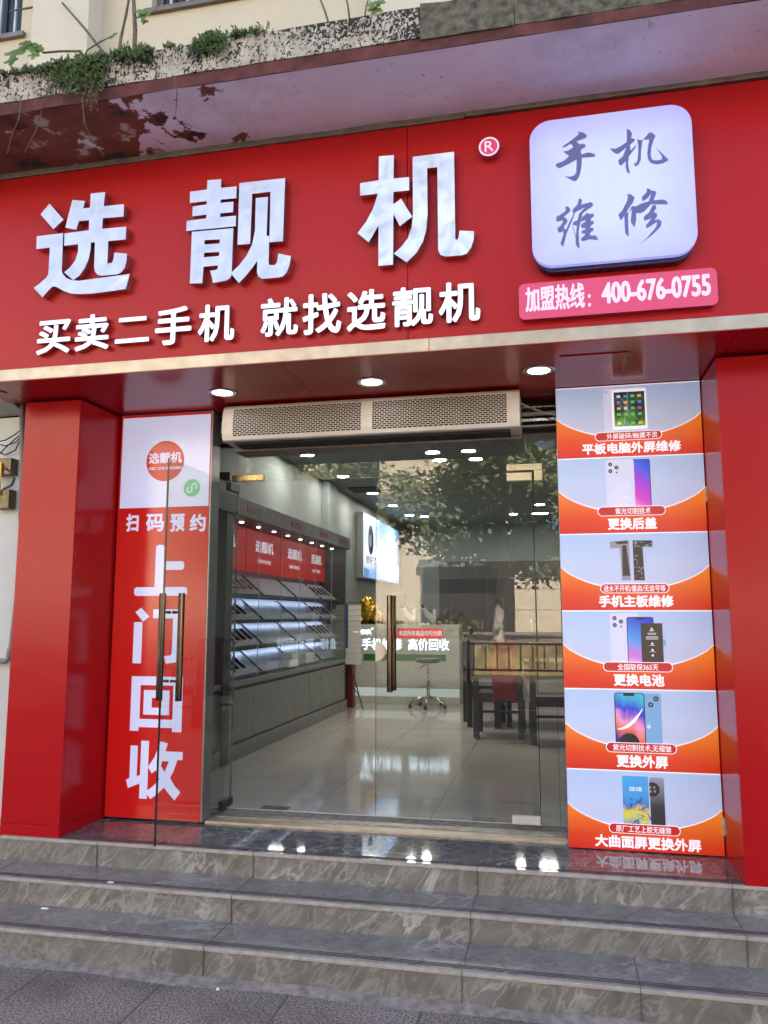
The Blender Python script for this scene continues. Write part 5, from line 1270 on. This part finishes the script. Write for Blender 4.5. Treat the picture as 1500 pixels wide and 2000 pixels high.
tree('street_tree', 'street tree across the road, mirrored right of the door pull', tx, -14, 9.6, 4.6, 21, 22000, .15)
tree('street_tree', 'street tree farther left across the road, mirrored in the transom', tx-6.2, -14.3, 9.6, 4.2, 22, 14000, -.1)
tree('street_tree', 'street tree at the right across the road', tx+5.6, -14.2, 9.2, 3.6, 23, 7000, .1)
M['tan'] = plain('tan_wall_tiles', (.50, .44, .34), .8, var=.06, scale=2)
M['tanline'] = plain('wall_panel_joint', (.25, .21, .16), .8)
t = thing('opposite_building', 'long pale building across the road with a dark shop front', 'building', (-10, -26, .9))
bx0, bx1, bz = refl(820, 1100, -26)[0], refl(1001, 1100, -26)[0], refl(930, 1092, -26)[2]
part('upper_wall', MB().box(-32, bx1, -26.4, -26, bz, 15), M['tan'], t)
part('lower_wall', MB().box(-32, bx0, -26.4, -26, .89, bz-.001), M['tan'], t)
part('dark_shop_front', MB().box(bx0, bx1, -27, -26.8, .89, bz-.001), M['cavity'], t)
part('fascia', MB().box(bx0, bx1, -25.99, -25.6, bz-.35, bz-.01), M['greysteel'], t)
for k in range(6): part('window', MB().box(-30+4*k, -28+4*k, -25.995, -25.98, 7, 9.2), M['pane'], t)
wt_ = refl(1050, 1058, -27)[2]
t = thing('tan_wall', 'sunlit tan panelled wall across the road, mirrored beside the posters', 'wall', (4, -27, .9))
part('wall', MB().box(bx1+.02, 30, -27.3, -27, .89, wt_), M['tan'], t)
for k in range(3): part('panel_joint', MB().box(bx1+.02, 30, -26.999, -26.99, 1.9+.95*k, 1.93+.95*k), M['tanline'], t)
M['yellowstone'] = plain('yellow_brick_wall', (.27, .20, .10), .9, var=.6, scale=2.2)
rw0 = refl(925, 1280, -12.55)[0]
solo('retaining_wall', MB().bbox(-40, rw0-.01, -12.9, -12.56, -.004, .91, .02), M['darkpave'], 'low dark stone retaining wall under the hedge across the road', 'wall', (-12, -12.7, 0))
solo('retaining_wall', MB().bbox(rw0, 40, -12.9, -12.55, -.004, .92, .02), M['yellowstone'], 'low yellow brick retaining wall behind the street railing', 'wall', (0, -12.7, 0))
t = thing('street_railing', 'dark iron railing along the far pavement, mirrored in the right glass', 'railing', (-1, -10, 0))
rx0 = refl(903, 1260, -10)[0]
part('top_rail', MB().bbox(rx0, 14, -10.03, -9.97, .94, 1.0, .01), M['dark'], t)
part('lower_rail', MB().bbox(rx0, 14, -10.025, -9.975, .30, .35, .01), M['dark'], t)
b_ = MB(); k = 0
while rx0+.29*k < 14: b_.box(rx0+.29*k-.016, rx0+.29*k+.016, -10.016, -9.984, .351, .939); k += 1
part('railing_bars', b_, M['dark'], t)['kind'] = 'stuff'
for k in range(6): part('post', MB().bbox(rx0+.145+2.9*k-.04, rx0+.145+2.9*k+.04, -10.04, -9.96, -.004, 1.06, .01), M['dark'], t)
hg = MB(); rng = random.Random(6); hx0, hx1_ = refl(860, 1230, -13)[0], refl(940, 1230, -13)[0]
for k in range(3600):
    leaf(hg, (-12+(hx1_+12)*rng.random(), -13.2+.22*rng.gauss(0, 1), .92+.55*rng.random()**.7), (rng.gauss(0, 1), rng.gauss(0, 1), rng.random()), (0, 0, 1), .13, .08)
solo('hedge', hg, M['leafA'], 'clipped hedge on the terrace across the road, left of the street tree', 'hedge', (-6, -13.2, .9))
